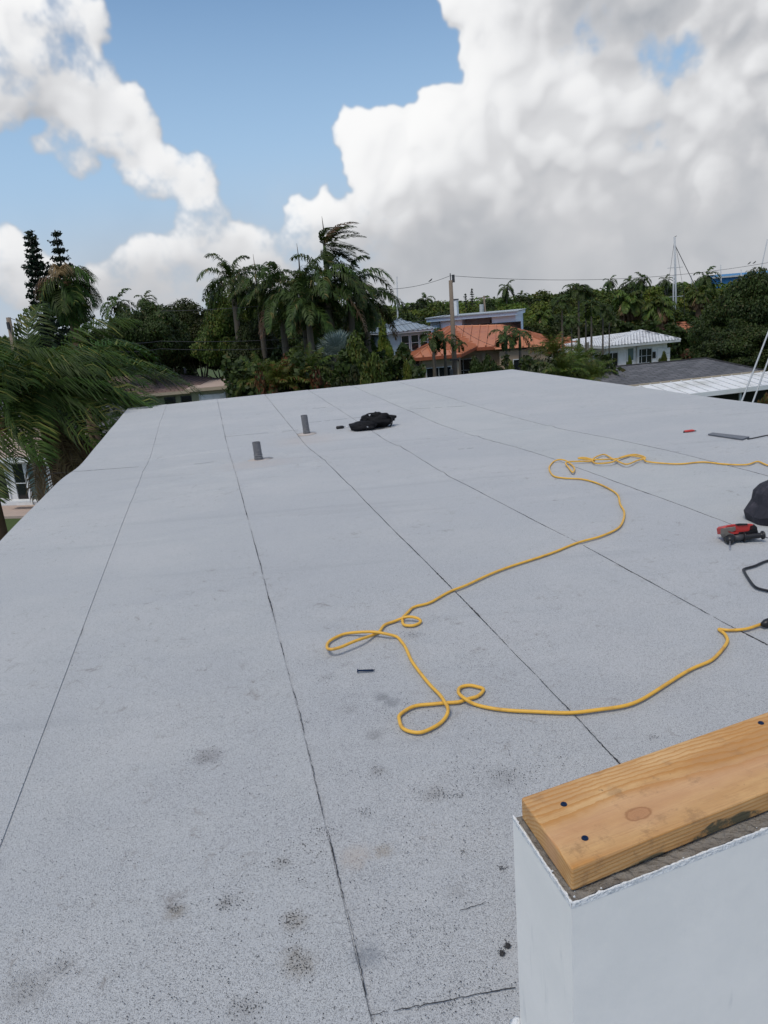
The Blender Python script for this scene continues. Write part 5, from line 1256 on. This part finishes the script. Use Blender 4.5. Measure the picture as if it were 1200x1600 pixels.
# ---- palms
def frond_geo(d0, L, grav, wind, nl, ll, lw, rng, droop=.8, curl=0., seg=12, leafwind=1., thick=.022):
    """arching leaf stem from the origin with two rows of drooping leaflets"""
    p = np.zeros(3); d = np.array(d0, float); d /= np.linalg.norm(d); pts = [p.copy()]; ds_ = L/seg; dirs = [d.copy()]
    for i in range(seg):
        f = (i+1)/seg; d = d+ds_/L*(np.array([0, 0, -grav*(.5+1.2*f)])+np.array(wind)*(.4+1.1*f)); d /= np.linalg.norm(d); p = p+d*ds_; pts.append(p.copy()); dirs.append(d.copy())
    pts = np.array(pts); dirs = np.array(dirs); V = []; Fc = []
    # stem as a thin three-sided strip
    for i in range(seg+1):
        t = dirs[i]; s = np.cross(t, [0, 0, 1]); s = s/(np.linalg.norm(s)+1e-6); u = np.cross(s, t); r_ = thick*(1-.85*i/seg)
        V += [pts[i]-s*r_, pts[i]+u*r_*.8, pts[i]+s*r_]
    for i in range(seg):
        a = i*3
        Fc += [(a, a+1, a+4, a+3), (a+1, a+2, a+5, a+4)]
    for i in range(nl):
        f = .14+.86*(i+.5)/nl; x = f*seg; j = min(seg-1, int(x)); q = x-j; c = pts[j]*(1-q)+pts[j+1]*q; t = dirs[j]*(1-q)+dirs[j+1]*q
        s = np.cross(t, [0, 0, 1.]); s /= (np.linalg.norm(s)+1e-6); u = np.cross(s, t)
        for sg in (-1, 1):
            l = ll*math.sin(math.pi*min(1, .16+f*.80))**.7*(.85+.3*rng.random()); e = s*sg*.8+t*(.45+.3*rng.random())+u*(.25+.25*rng.random())*(1 if rng.random() < .7 else -.4)
            e /= np.linalg.norm(e); c1 = c+e*l*.45; e2 = e+np.array([0, 0, -droop*(.8+.5*rng.random())])+np.array(wind)*1.3*leafwind; e2 /= np.linalg.norm(e2); c2 = c1+e2*l*.35; e3 = e2+np.array([0, 0, -droop*.7])+np.array(wind)*leafwind; e3 /= np.linalg.norm(e3); c3 = c2+e3*l*.3
            w = lw*(.8+.4*rng.random()); sd = np.cross(e, u); sd = sd/(np.linalg.norm(sd)+1e-6); b = len(V)
            V += [c-sd*w*.3, c+sd*w*.3, c1-sd*w*.5, c1+sd*w*.5, c2-sd*w*.4, c2+sd*w*.4, c3-sd*w*.05, c3+sd*w*.05]
            Fc += [(b, b+1, b+3, b+2), (b+2, b+3, b+5, b+4), (b+4, b+5, b+7, b+6)]
    return np.array(V), np.array(Fc)
def make_palm(kind, h, L, nf, m, wind=(.25, 0, 0), grav=.9, nl=34, ll=.8, lw=.06, droop=.8, el=(75, -25), r0=.2, r1=.14, tm='royaltrunk', dry=0, lean=(0, 0), seed=0, shaft=True, drym='dry', leafwind=1., bulge=1.0, spear=False, azs=1.):
    """returns a list of (name, mesh, location) for one palm standing at the origin"""
    rng = np.random.default_rng(seed); parts = []; K = 12
    mb = MB(); pts = [(lean[0]*(k/K)**1.6*h, lean[1]*(k/K)**1.6*h, h*k/K) for k in range(K+1)]
    mb.tube(pts, [r0*(1.25 if k == 0 else 1)+(r1-r0)*k/K+bulge*.03*math.sin(k/K*3.1) for k in range(K+1)], 10); parts.append(('trunk', mb.mesh('trunk', W[tm], True), (0, 0, 0)))
    top = np.array(pts[-1])
    if shaft:
        mb = MB(); mb.tube([tuple(top), tuple(top+[0, 0, .5]), tuple(top+[0, 0, 1.1])], [r1*1.15, r1*1.1, r1*.5], 10); parts.append(('crownshaft', mb.mesh('crownshaft', W['shaft'], True), (0, 0, 0))); c0 = top+[0, 0, .95]
    else: c0 = top
    for i in range(nf):
        az = i*2.39996+rng.normal()*.25; az = ((az+math.pi) % (2*math.pi)-math.pi)*azs; f = (i+.5)/nf; e = math.radians(el[0]+(el[1]-el[0])*f**.8+rng.normal()*6); l = L*(.85+.3*rng.random())*(1-.15*(f < .15))
        V, Fc = frond_geo((math.cos(az)*math.cos(e), math.sin(az)*math.cos(e), math.sin(e)), l, grav*(.8+.4*rng.random()), np.array(wind)*(.8+.4*rng.random()), nl, ll, lw, rng, droop, leafwind=leafwind)
        isdry = i >= nf-dry if dry > 0 else (1 <= i < 1-dry)
        parts.append(('frond', npmesh('frond', V, Fc, GREEN[drym] if isdry else GREEN[m]), tuple(c0)))
    if spear:
        mb = MB(); mb.tube([tuple(c0), tuple(c0+[.05, 0, spear*.6]), tuple(c0+[.02, 0, spear])], [.06, .04, .01], 6); parts.append(('spear_leaf', mb.mesh('spear_leaf', W['trunk'], True), (0, 0, 0)))
    return parts, c0
W['shaft'] = mat('green_crownshaft', (.07, .11, .04), .5, .2)
def put_palm(parts_c, px, py, D, label, s=1., rz=0., cat='palm', name='palm_tree', group=None, gz=0.):
    """px,py: where the crown's heart shows"""
    parts, c0 = parts_c; top = P(px, py, D); sz = (top.z-gz)/c0[2]; cx, cy = c0[0]*s, c0[1]*s
    t = empty(name, (top.x-(cx*math.cos(rz)-cy*math.sin(rz)), D-(cx*math.sin(rz)+cy*math.cos(rz)), gz), label, cat, group, rz)
    for nm, me, lc in parts:
        o = link(nm, me, t)
        if nm == 'frond' or lc != (0, 0, 0): o.location = (lc[0]*s, lc[1]*s, lc[2]*sz); o.scale = (s, s, s)
        elif nm in ('crownshaft', 'spear_leaf'): o.scale = (s, s, s); o.location = (0, 0, c0[2]*sz-c0[2]*s)
        else: o.scale = (s, s, sz)
    return t
ROY1 = make_palm('royal', 11, 2.7, 19, 'royal', (.10, 0, 0), 1.8, 44, .55, .06, .9, (80, -15), seed=1, leafwind=1.2)
ROY2 = make_palm('royal', 11, 2.8, 20, 'royal', (.14, .05, 0), 2.0, 44, .58, .06, 1.0, (76, -28), seed=2, dry=2, leafwind=1.5)
ROYT = make_palm('royal', 13, 2.7, 14, 'royal', (1.2, .0, .3), 1.2, 40, .5, .07, .9, (88, -25), seed=3, dry=-2, spear=1.8, azs=.62)
ROYS = make_palm('royal', 11, 2.7, 17, 'royal', (.16, 0, 0), 1.9, 44, .55, .06, 1.0, (78, -20), seed=4, spear=2.4, leafwind=1.5)
THIN = make_palm('thin', 8, 1.5, 11, 'royal', (.12, 0, 0), 1.9, 22, .5, .09, .6, (75, -10), .10, .07, 'royaltrunk', seed=5)
ADON = make_palm('adonidia', 5, 1.3, 9, 'royal', (.1, 0, 0), 2.2, 26, .36, .06, .7, (70, -20), .13, .09, 'royaltrunk', seed=6)
COCO = make_palm('coco', 9, 3.2, 16, 'royal', (.3, 0, 0), 1.9, 22, .7, .16, .7, (80, -50), .17, .12, 'royaltrunk', shaft=False, seed=7)
SAB = make_palm('sabal', 6, 1.4, 30, 'mid', (.1, 0, 0), 1.8, 24, .5, .09, .9, (85, -60), .22, .2, 'browntrunk', shaft=False, dry=10, seed=8)
AREC = make_palm('areca', .5, 1.6, 20, 'lime', (.1, 0, 0), 1.2, 30, .38, .036, .6, (85, 30), .05, .05, 'browntrunk', shaft=False, seed=9)
AREC2 = make_palm('areca', .5, 1.6, 20, 'mid', (.1, 0, 0), 1.3, 30, .38, .036, .7, (85, 25), .05, .05, 'browntrunk', shaft=False, seed=10)

# fan palm with stiff silver leaves
def fan_palm():
    rng = np.random.default_rng(4); parts = []
    mb = MB(); mb.tube([(0, 0, 0), (0, 0, 1.2)], [.3, .26], 10); parts.append(('trunk', mb.mesh('trunk', W['browntrunk'], True), (0, 0, 0))); c0 = np.array([0, 0, 1.2])
    for i in range(22):
        az = i*2.4; e = math.radians(82-75*(i/22)**.9); d = np.array([math.cos(az)*math.cos(e), math.sin(az)*math.cos(e), math.sin(e)]); s = np.cross(d, [0, 0, 1.]); s /= np.linalg.norm(s); u = np.cross(s, d)
        V = [-s*.03, s*.03, d*1.3+s*.03, d*1.3-s*.03]; Fc = [(0, 1, 2, 3)]; h = d*1.3
        for k in range(22):
            a = math.radians(-118+236*k/21); q = d*math.cos(a)+s*math.sin(a); sd = -d*math.sin(a)+s*math.cos(a); l = 1.35*(.8+.2*math.cos(a)); b = len(V); z = u*(.07 if k % 2 else -.02)
            V += [h, h+q*l*.55-sd*.07+z, h+q*l-np.array([0, 0, .08]), h+q*l*.55+sd*.07+z]; Fc.append((b, b+1, b+2, b+3))
        parts.append(('frond', npmesh('frond', np.array(V), np.array(Fc), GREEN['silver']), tuple(c0)))
    return parts, c0
FAN = fan_palm()

# --- left centre: the dark mass of broadleaf trees
DK = 'dark dense broadleaf tree'
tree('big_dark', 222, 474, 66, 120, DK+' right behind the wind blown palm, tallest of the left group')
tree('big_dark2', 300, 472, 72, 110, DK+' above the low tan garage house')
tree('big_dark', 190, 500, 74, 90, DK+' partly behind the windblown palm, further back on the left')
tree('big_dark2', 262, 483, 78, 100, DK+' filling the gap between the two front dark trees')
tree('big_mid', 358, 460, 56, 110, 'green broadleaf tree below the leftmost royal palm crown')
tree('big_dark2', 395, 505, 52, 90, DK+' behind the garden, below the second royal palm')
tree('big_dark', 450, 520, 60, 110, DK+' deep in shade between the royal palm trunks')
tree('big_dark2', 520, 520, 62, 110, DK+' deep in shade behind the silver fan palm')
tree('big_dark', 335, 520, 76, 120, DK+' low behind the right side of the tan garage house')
tree('big_mid', 575, 505, 70, 70, 'green broadleaf tree under the rightmost royal palm crown')
tree('far_mid', 5, 530, 90, 90, 'sunlit green tree at the far left edge beside the leaning pole')
tree('far_dark', 60, 560, 80, 120, DK+' low at the far left behind the pole')
# royal palms
G = 'tall royal palms in the garden cluster'
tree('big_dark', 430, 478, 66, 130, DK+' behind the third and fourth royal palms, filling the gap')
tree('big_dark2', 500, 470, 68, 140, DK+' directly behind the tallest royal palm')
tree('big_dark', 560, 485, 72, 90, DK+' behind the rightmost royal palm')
put_palm(ROY1, 362, 440, 52, 'leftmost royal palm of the cluster, its crown just above the green broadleaf tree', 1.15, .4, group=G)
put_palm(ROYS, 402, 455, 50, 'royal palm with a thin upright spear, second from left of the cluster', .95, 1.2, group=G)
put_palm(ROY2, 436, 452, 48, 'royal palm with long drooping fronds, third from left, arched over a gap of sky', 1.18, 2.6, group=G)
put_palm(ROYS, 470, 448, 49, 'royal palm with upright spear left of the tallest palm', 1.08, .2, group=G)
put_palm(ROYT, 507, 388, 47, 'tallest royal palm, wind swept to the right with browning upper fronds', 1.0, 0., group=G)
put_palm(ROY2, 508, 440, 46, 'royal palm with full dark crown right below the tallest one', 1.28, .9, group=G)
put_palm(ROY1, 545, 447, 47, 'royal palm with full crown right of the tallest one', 1.22, 0.3, group=G)
put_palm(ROY2, 570, 470, 49, 'rightmost royal palm of the cluster with drooping dark fronds', 1.1, 1.9, group=G)
put_palm(ROY1, 480, 478, 45, 'lowest royal palm crown in the middle of the cluster', 1.15, 2.2, group=G)
put_palm(COCO, 183, 474, 100, 'small distant coconut palm on the skyline left of the dark trees', 1.0, 0)
put_palm(COCO, 226, 468, 95, 'tiny palm tuft poking out of the dark tree tops', .6, 1)
# --- garden in front of them
tree('bush_dark', 383, 560, 38, 56, 'dark shrub with large leaves at the left end of the garden', 'shrub', 'shrub')
put_palm(AREC, 432, 607, 34, 'yellow green areca palm in the middle of the garden', 1., 0, 'palm', 'areca_palm')
put_palm(AREC, 462, 604, 35, 'second yellow green areca palm, right of the middle of the garden', .9, 1.5, 'palm', 'areca_palm')
put_palm(AREC2, 486, 590, 37, 'green areca palm beside the silver fan palm', 1.1, .5, 'palm', 'areca_palm')
put_palm(AREC2, 405, 600, 36, 'green areca palm behind the reddish croton on the left', 1., 2, 'palm', 'areca_palm')
tree('bush_red', 410, 585, 33, 50, 'reddish brown croton bush left in the garden', 'shrub', 'shrub')
tree('bush_red', 440, 562, 40, 70, 'reddish brown croton bush behind the areca palms', 'shrub', 'shrub')
tree('bush_red', 500, 582, 34, 60, 'reddish brown croton bush right in the garden, at the roof edge', 'shrub', 'shrub')
tree('bush_dark', 366, 590, 36, 24, 'small dark shrub beside the garage wall', 'shrub', 'shrub')
tree('bush_mid', 465, 555, 44, 90, 'green bush in the shade at the foot of the royal palms', 'shrub', 'shrub')
tree('bush_scruff', 500, 545, 46, 60, 'pale scrubby bush left of the silver fan palm', 'shrub', 'shrub')
put_palm(FAN, 530, 560, 40, 'large silver blue fan palm left of the orange roof', .62, .3, 'palm', 'fan_palm')
tree('bush_mid', 566, 532, 36, 78, 'big green bush left of the orange roof', 'shrub', 'shrub')
tree('bush_light', 636, 578, 33, 36, 'lighter leafy bush in front of the orange house corner', 'shrub', 'shrub')
tree('bush_dark', 545, 570, 32, 70, 'dark bush at the roof edge under the silver fan palm', 'shrub', 'shrub')
tree('bush_mid', 580, 566, 31, 70, 'low green bush along the roof edge below the big bush', 'shrub', 'shrub')
tree('bush_light', 597, 508, 56, 34, 'pale green bush in front of the blue grey cottage', 'shrub', 'shrub')
# palms and bushes before the orange house
H_ = 'small palms in front of the orange house'
put_palm(ADON, 676, 527, 50, 'dark small palm left of the utility pole before the orange roof', 1.0, .3, group=H_)
put_palm(ADON, 694, 531, 51, 'dark small palm touching the utility pole on its left side', 1.0, 1.9, group=H_)
put_palm(ADON, 717, 537, 50, 'dark small palm just right of the utility pole', .6, 2.7, group=H_)
put_palm(ADON, 790, 524, 50, 'dark small palm before the right part of the orange roof, left one', 1.05, .9, group=H_)
put_palm(ADON, 812, 525, 51, 'dark small palm before the right part of the orange roof, right one', 1.0, 2.2, group=H_)
tree('bush_dark', 757, 552, 44, 55, 'dark bush against the wall of the orange roofed house', 'shrub', 'shrub')
tree('bush_light', 800, 575, 38, 30, 'yellow green grassy bush at the peak of the flat roof', 'shrub', 'shrub')
tree('bush_scruff', 850, 553, 44, 60, 'pale scrubby bush right of the orange house', 'shrub', 'shrub')
tree('bush_scruff', 833, 570, 38, 40, 'pale twiggy bush at the roof edge right of the peak', 'shrub', 'shrub')
put_palm(AREC, 866, 560, 46, 'yellow green areca palm at the right corner of the orange roof', 1.2, .5, 'palm', 'areca_palm')
put_palm(AREC2, 880, 590, 38, 'green areca palm at the roof edge right of the scrub', 1.0, .5, 'palm', 'areca_palm')
put_palm(AREC2, 905, 583, 42, 'green areca palm before the left end of the white bungalow', 1.2, 1.5, 'palm', 'areca_palm')
put_palm(AREC2, 925, 595, 38, 'green areca palm at the left end of the grey shingle roof', .9, 2.5, 'palm', 'areca_palm')
tree('bush_mid', 895, 562, 48, 60, 'green bush left of the white bungalow', 'shrub', 'shrub')
tree('bush_dark', 938, 553, 56, 26, 'dark rounded bush in front of the bungalow corner window', 'shrub', 'shrub')
tree('bush_dark', 912, 575, 42, 60, 'dark bush before the left end of the grey shingle roof', 'shrub', 'shrub')
tree('bush_red', 1088, 540, 60, 50, 'brownish red hedge right of the white bungalow', 'shrub', 'shrub')
tree('bush_scruff', 1098, 536, 64, 45, 'olive coloured hedge between bungalow and big dark tree', 'shrub', 'shrub')
tree('bush_dark', 1017, 563, 50, 22, 'small dark bush on the lawn before the bungalow', 'shrub', 'shrub')
tree('bush_mid', 983, 558, 62, 10, 'tiny green plant by the bungalow door', 'plant', 'shrub', dpt=1.)
tree('bush_mid', 1035, 552, 60, 16, 'small green plant beside the garage door of the bungalow', 'plant', 'shrub')
# thin palms in front of the white bungalow
G2 = 'thin palms on the right side'
for px, py, D, s, rz, lab in ((878, 470, 66, .85, .2, 'thin palm furthest left before the white bungalow, with dark crown'), (893, 500, 60, .6, 1.1, 'short thin palm at the left end of the white bungalow roof'), (904, 452, 62, .85, 2.0, 'tallest thin palm standing before the white bungalow'),
                          (915, 458, 63, .65, .4, 'thin palm close to the tallest one on its right'), (924, 478, 58, .8, 2.9, 'thin palm with pale trunk in front of the white tile roof'), (942, 482, 64, .7, 1.6, 'thin palm behind the left corner of the white tile roof'), (952, 492, 66, .55, .9, 'short thin palm above the left part of the white tile roof')):
    put_palm(THIN, px, py, D, lab, s, rz, group=G2)
G3 = 'brownish fan palms behind the white bungalow'
for px, py, D, s, rz, lab in ((983, 470, 100, 1.9, .2, 'brown skirted palm behind the white tile roof, left one'), (1028, 480, 96, 1.9, 1.2, 'brown skirted palm behind the white tile roof, near the mast'), (1092, 460, 110, 1.6, 2.2, 'brown skirted palm right of the tallest mast'), (850, 495, 90, 1.2, .6, 'palm with brown drooping fronds right of the flat roofed house')):
    put_palm(SAB, px, py, D, lab, s, rz, group=G3)
G4 = 'coconut palms on the far skyline'
for px, py, D, s, rz, lab in ((953, 440, 170, 1.05, .2, 'lone coconut palm silhouette above the skyline, left of the others'), (984, 442, 150, 1.1, 1.2, 'coconut palm on the skyline, left of the thin trunked one'), (1003, 436, 120, .9, 2.2, 'coconut palm with a long thin pale trunk on the skyline'), (1040, 438, 150, .9, .6, 'coconut palm on the skyline left of the tallest mast'),
                          (1103, 433, 120, 1.25, .3, 'big coconut palm on the skyline left of the blue hangar'), (791, 450, 120, .9, 0., 'wind swept palm on the skyline above the flat roofed house'), (665, 468, 140, 1.0, 1.9, 'round headed palm on the skyline left of the chimney'), (815, 462, 150, .8, 1.3, 'small palm on the skyline right of the wind swept one'), (993, 447, 140, .9, 2.9, 'coconut palm half hidden among the skyline crowns')):
    put_palm(COCO, px, py, D, lab, s*.72, rz, group=G4)
# --- skyline and middle distance trees
rt = random.Random(11)
sky_trees = [('far_mid', 605, 478, 120, 90), ('far_dark', 640, 474, 125, 70), ('far_mid', 668, 476, 120, 60), ('far_dark', 665, 466, 140, 34), ('far_mid', 700, 472, 130, 60), ('far_light', 728, 474, 120, 60), ('far_dark', 762, 468, 130, 50), ('far_mid', 795, 468, 120, 60), ('far_dark', 830, 462, 130, 60), ('far_mid', 860, 455, 135, 60), ('far_dark', 885, 449, 140, 60),
             ('far_light', 820, 480, 105, 70), ('far_light', 850, 474, 110, 70), ('far_mid', 885, 468, 112, 70), ('far_mid', 930, 452, 130, 70), ('far_dark', 965, 450, 140, 70), ('far_mid', 1000, 452, 145, 60), ('far_light', 1030, 450, 140, 60), ('far_dark', 1065, 447, 150, 60), ('far_mid', 1090, 445, 140, 50),
             ('far_dark', 870, 492, 90, 70), ('far_mid', 832, 500, 88, 50), ('far_dark', 960, 475, 108, 80), ('far_mid', 1015, 475, 112, 80), ('far_dark', 1060, 480, 112, 60), ('far_light', 1075, 472, 120, 60), ('far_dark', 625, 490, 100, 70), ('far_light', 655, 488, 105, 60), ('far_mid', 588, 500, 90, 60), ('far_mid', 910, 480, 95, 60), ('far_mid', 1125, 452, 130, 60), ('far_dark', 1160, 445, 140, 70), ('far_mid', 750, 480, 108, 60), ('far_dark', 700, 486, 102, 60), ('far_light', 790, 484, 100, 50), ('far_mid', 1000, 500, 100, 60), ('far_dark', 1085, 500, 95, 50)]
where = {0: 'on the skyline', 1: 'in the tree belt'}
def near_name(px, py):
    marks = [(622, 'the thin radio mast'), (704, 'the utility pole'), (757, 'the distant transformer pole'), (791, 'the wind swept palm'), (860, 'the right corner of the orange roof'), (905, 'the tallest thin palm'), (953, 'the lone coconut palm'), (1003, 'the long pale palm trunk'), (1056, 'the tallest mast'), (1120, 'the blue hangar')]
    m_ = min(marks, key=lambda q: abs(q[0]-px)); return ('left of ' if px < m_[0]-6 else 'right of ' if px > m_[0]+6 else 'beside ')+m_[1]
seen = {}
adj = {'far_mid': 'mid green', 'far_dark': 'dark green', 'far_light': 'light green'}
rowname = lambda D: 'on the skyline' if D > 118 else 'in the middle distance' if D > 98 else 'just behind the houses'
for k_, px, py, D, w in sky_trees:
    lab = '%s tree %s, %s' % (adj[k_], rowname(D), near_name(px, py)); n = seen.get(lab, 0); seen[lab] = n+1
    if n: lab = '%s %s tree %s, %s' % (['smaller', 'lower', 'broader'][n-1], adj[k_], rowname(D), near_name(px, py))
    tree(k_, px, py, D, w*1.25, lab, group='trees of the distant belt')
# tall spiky pines on the skyline
def pine_mesh(name, h, wid, n, seed, gap=.0, lev=.36):
    """araucaria: whorls of upswept arms bearing foliage tufts"""
    rng = np.random.default_rng(seed); C0 = []; Nn = []; levels = int(h/lev); mb = MB(); mb.tube([(0, 0, 0), (0, 0, h*.98)], [.22, .03], 8)
    for i in range(levels):
        f = i/levels; z = h*(.06+.93*f); rad = wid*.5*((1-f)**.55)*(.7+.45*rng.random())*(1 if f > .1 else .7); k = 5+(i % 3)
        for j in range(k):
            if rng.random() < gap: continue
            a = 6.283*j/k+i*.5+rng.normal()*.12; rr_ = rad*(.75+.4*rng.random())
            m_ = max(8, int(2.2*n*rr_/ (wid*.5)*1.0)); t = rng.random(m_)**.65; up = .10*rr_+.22*t*t*rr_
            x = np.stack([math.cos(a)*rr_*t, math.sin(a)*rr_*t, z+up+.0*t], 1)+rng.normal(size=(m_, 3))*np.array([.05, .05, .055]); C0.append(x); Nn.append(rng.normal(size=(m_, 3)))
            if j % 2 == 0: mb.tube([(0, 0, z), (math.cos(a)*rr_*.9, math.sin(a)*rr_*.9, z+.25*rr_)], [.04, .012], 4)
    V, Fc = quads(np.concatenate(C0), np.concatenate(Nn), .085, 2.2, rng); return npmesh('crown', V, Fc, GREEN['pine']), mb.mesh('trunk', W['trunk'])
def put_pine(px, py, D, wpx, label, seed, n=34, gap=.0, lev=.36):
    top = P(px, py, D); c, tr = pine_mesh('pine', top.z, wpx*D/F, n, seed, gap, lev); t = empty('norfolk_pine', (top.x, D, 0), label, 'pine', 'norfolk pines'); link('crown', c, t); link('trunk', tr, t)
put_pine(44, 351, 36, 98, 'dense dark norfolk pine at the left edge, left of the pair', 1, 62, .03, .28)
put_pine(84, 350, 38, 112, 'open branched norfolk pine behind the browning palm, right of the pair', 2, 54, .06, .40)
put_pine(737, 448, 115, 20, 'slim dark pine on the skyline right of the utility pole, taller one', 3, 12)
put_pine(727, 456, 117, 16, 'slim dark pine on the skyline right of the utility pole, shorter one', 4, 12)
# big dark tree on the right
tree('big_dark2', 1172, 427, 50, 120, 'huge dark broadleaf tree at the right edge beyond the grey shingle roof', dpt=.9)
tree('big_dark', 1215, 440, 52, 130, DK+' cut off by the right edge, behind the slanted poles')
tree('big_dark2', 1122, 490, 54, 70, DK+' lower, at the left foot of the huge right edge tree')
tree('big_dark', 1165, 500, 47, 130, DK+' low in front of the huge tree, over the patio cover')
tree('big_dark2', 1185, 535, 46, 110, DK+' lowest, directly behind the right end of the grey shingle roof')
tree('bush_red', 1196, 618, 34, 30, 'orange brown bush at the right edge before the screened patio', 'shrub', 'shrub')
# distant wood that reads as one mass
def far_wood():
    rng = np.random.default_rng(9); Vs = []; Fs = []; b = 0
    for k in range(420):
        D = rng.uniform(170, 420); x = rng.uniform(-.62, .62)*D; h = rng.uniform(7.2, 9.0)+D*.003; w = rng.uniform(9, 16); n = 320
        e = rng.normal(size=(n, 3)); e /= np.linalg.norm(e, axis=1, keepdims=True); e[:, 2] = np.abs(e[:, 2]); r_ = (.75+.3*rng.random(n))[:, None]
        c = e*r_*np.array([w/2, w/2, h*.75])+np.array([x, D, h*.25]); V, Fc = quads(c, e+rng.normal(size=(n, 3))*.5, .75, 1.5, rng); Vs.append(V); Fs.append(Fc+b); b += len(V)
    o = link('distant_wood', npmesh('distant_wood', np.concatenate(Vs), np.concatenate(Fs), GREEN['mid'])); tag(o, 'continuous belt of far green treetops along the horizon', 'wood', kind='stuff')
far_wood()
# understorey that closes the gaps behind the first gardens
def hedge(px0, px1, py0, py1, D, n, m, label, leaf=.2):
    rng = np.random.default_rng(int(px0*7+D)); a, b = P(px0, py0, D), P(px1, py1, D); t = rng.random(n); top = a.z+(b.z-a.z)*t+.5*np.sin(t*23)+.3*np.sin(t*57)
    z = top*(1-rng.random(n)**1.6); c = np.stack([a.x+(b.x-a.x)*t, D+rng.normal(size=n)*.7+.5*np.sin(t*31), z], 1); V, Fc = quads(c, rng.normal(size=(n, 3))+np.array([0, -.6, .6]), leaf, 1.6, rng)
    o = link('undergrowth', npmesh('undergrowth', V, Fc, GREEN[m])); tag(o, label, 'undergrowth', kind='stuff')
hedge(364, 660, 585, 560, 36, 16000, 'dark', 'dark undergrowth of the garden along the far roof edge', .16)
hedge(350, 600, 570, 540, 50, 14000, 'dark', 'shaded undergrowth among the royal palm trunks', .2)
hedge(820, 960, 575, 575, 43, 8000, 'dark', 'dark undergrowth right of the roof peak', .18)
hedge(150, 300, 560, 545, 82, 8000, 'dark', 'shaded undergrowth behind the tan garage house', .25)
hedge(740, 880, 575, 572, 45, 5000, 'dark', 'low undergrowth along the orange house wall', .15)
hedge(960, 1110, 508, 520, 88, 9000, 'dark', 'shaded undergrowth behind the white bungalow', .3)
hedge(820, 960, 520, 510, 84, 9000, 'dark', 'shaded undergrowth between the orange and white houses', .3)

# ---- the wind-blown palms on the left
QUEEN = make_palm('queen', 6.0, 3.3, 42, 'queen', (.78, .0, .0), 1.3, 70, .78, .028, 1.1, (62, 8), .26, .2, 'browntrunk', shaft=False, lean=(-.04, 0), seed=21, leafwind=.9, bulge=2.)
put_palm(QUEEN, 70, 628, 15.5, 'wind blown queen palm with long green fronds streaming right over the roof corner', .95, 0., name='queen_palm')
QUEEN2 = make_palm('queen', 9, 1.75, 26, 'queen', (.3, .0, .0), 2.0, 44, .75, .04, 1.3, (75, -70), .24, .18, 'browntrunk', shaft=False, seed=22, dry=-4, leafwind=.5)
put_palm(QUEEN2, 104, 440, 27, 'tall palm with browning top fronds in front of the norfolk pines', .82, 0., name='queen_palm')
QUEEN3 = make_palm('queen', 4, 1.7, 11, 'queen', (.5, .0, .0), 1.5, 44, .5, .028, 1., (60, 15), .22, .16, 'browntrunk', shaft=False, seed=23, dry=1, leafwind=.7)
put_palm(QUEEN3, -50, 636, 14.5, 'lower palm whose fronds reach in from the left edge below the leaning pole', 1.0, 0., name='queen_palm')
# hanging brown seed stalks and dead fronds under the big palm's heart
t = empty('dead_fronds', (0, 0, 0), 'bunch of brown dead fronds hanging down the wind blown palm trunk', 'dead fronds')
rng_ = np.random.default_rng(5); c = P(78, 690, 15.2)
for i in range(9):
    a = -2.4+i*.55; V, Fc = frond_geo((math.cos(a)*.5+.25, math.sin(a)*.5, -.35), 1.5+.3*(i % 3), .9, (.12, 0, 0), 30, .45, .03, rng_, 1.6); o = link('dead_frond', npmesh('dead_frond', V, Fc, GREEN['dry']), t); o.location = (c.x+.05*(i % 3), c.y, c.z+.25)
for i in range(5):
    a = i*.9; mb = MB(); p = P(66+i*7, 668, 15.3); mb.tube([p, p+Vector((.25+.1*i, -.1, -.15)), p+Vector((.55+.12*i, -.15, -.75-.05*i))], [.035, .03, .015], 6); mb.build('leaf_stem', W['browntrunk'], t, smooth=True)
print('objects', len(bpy.data.objects))
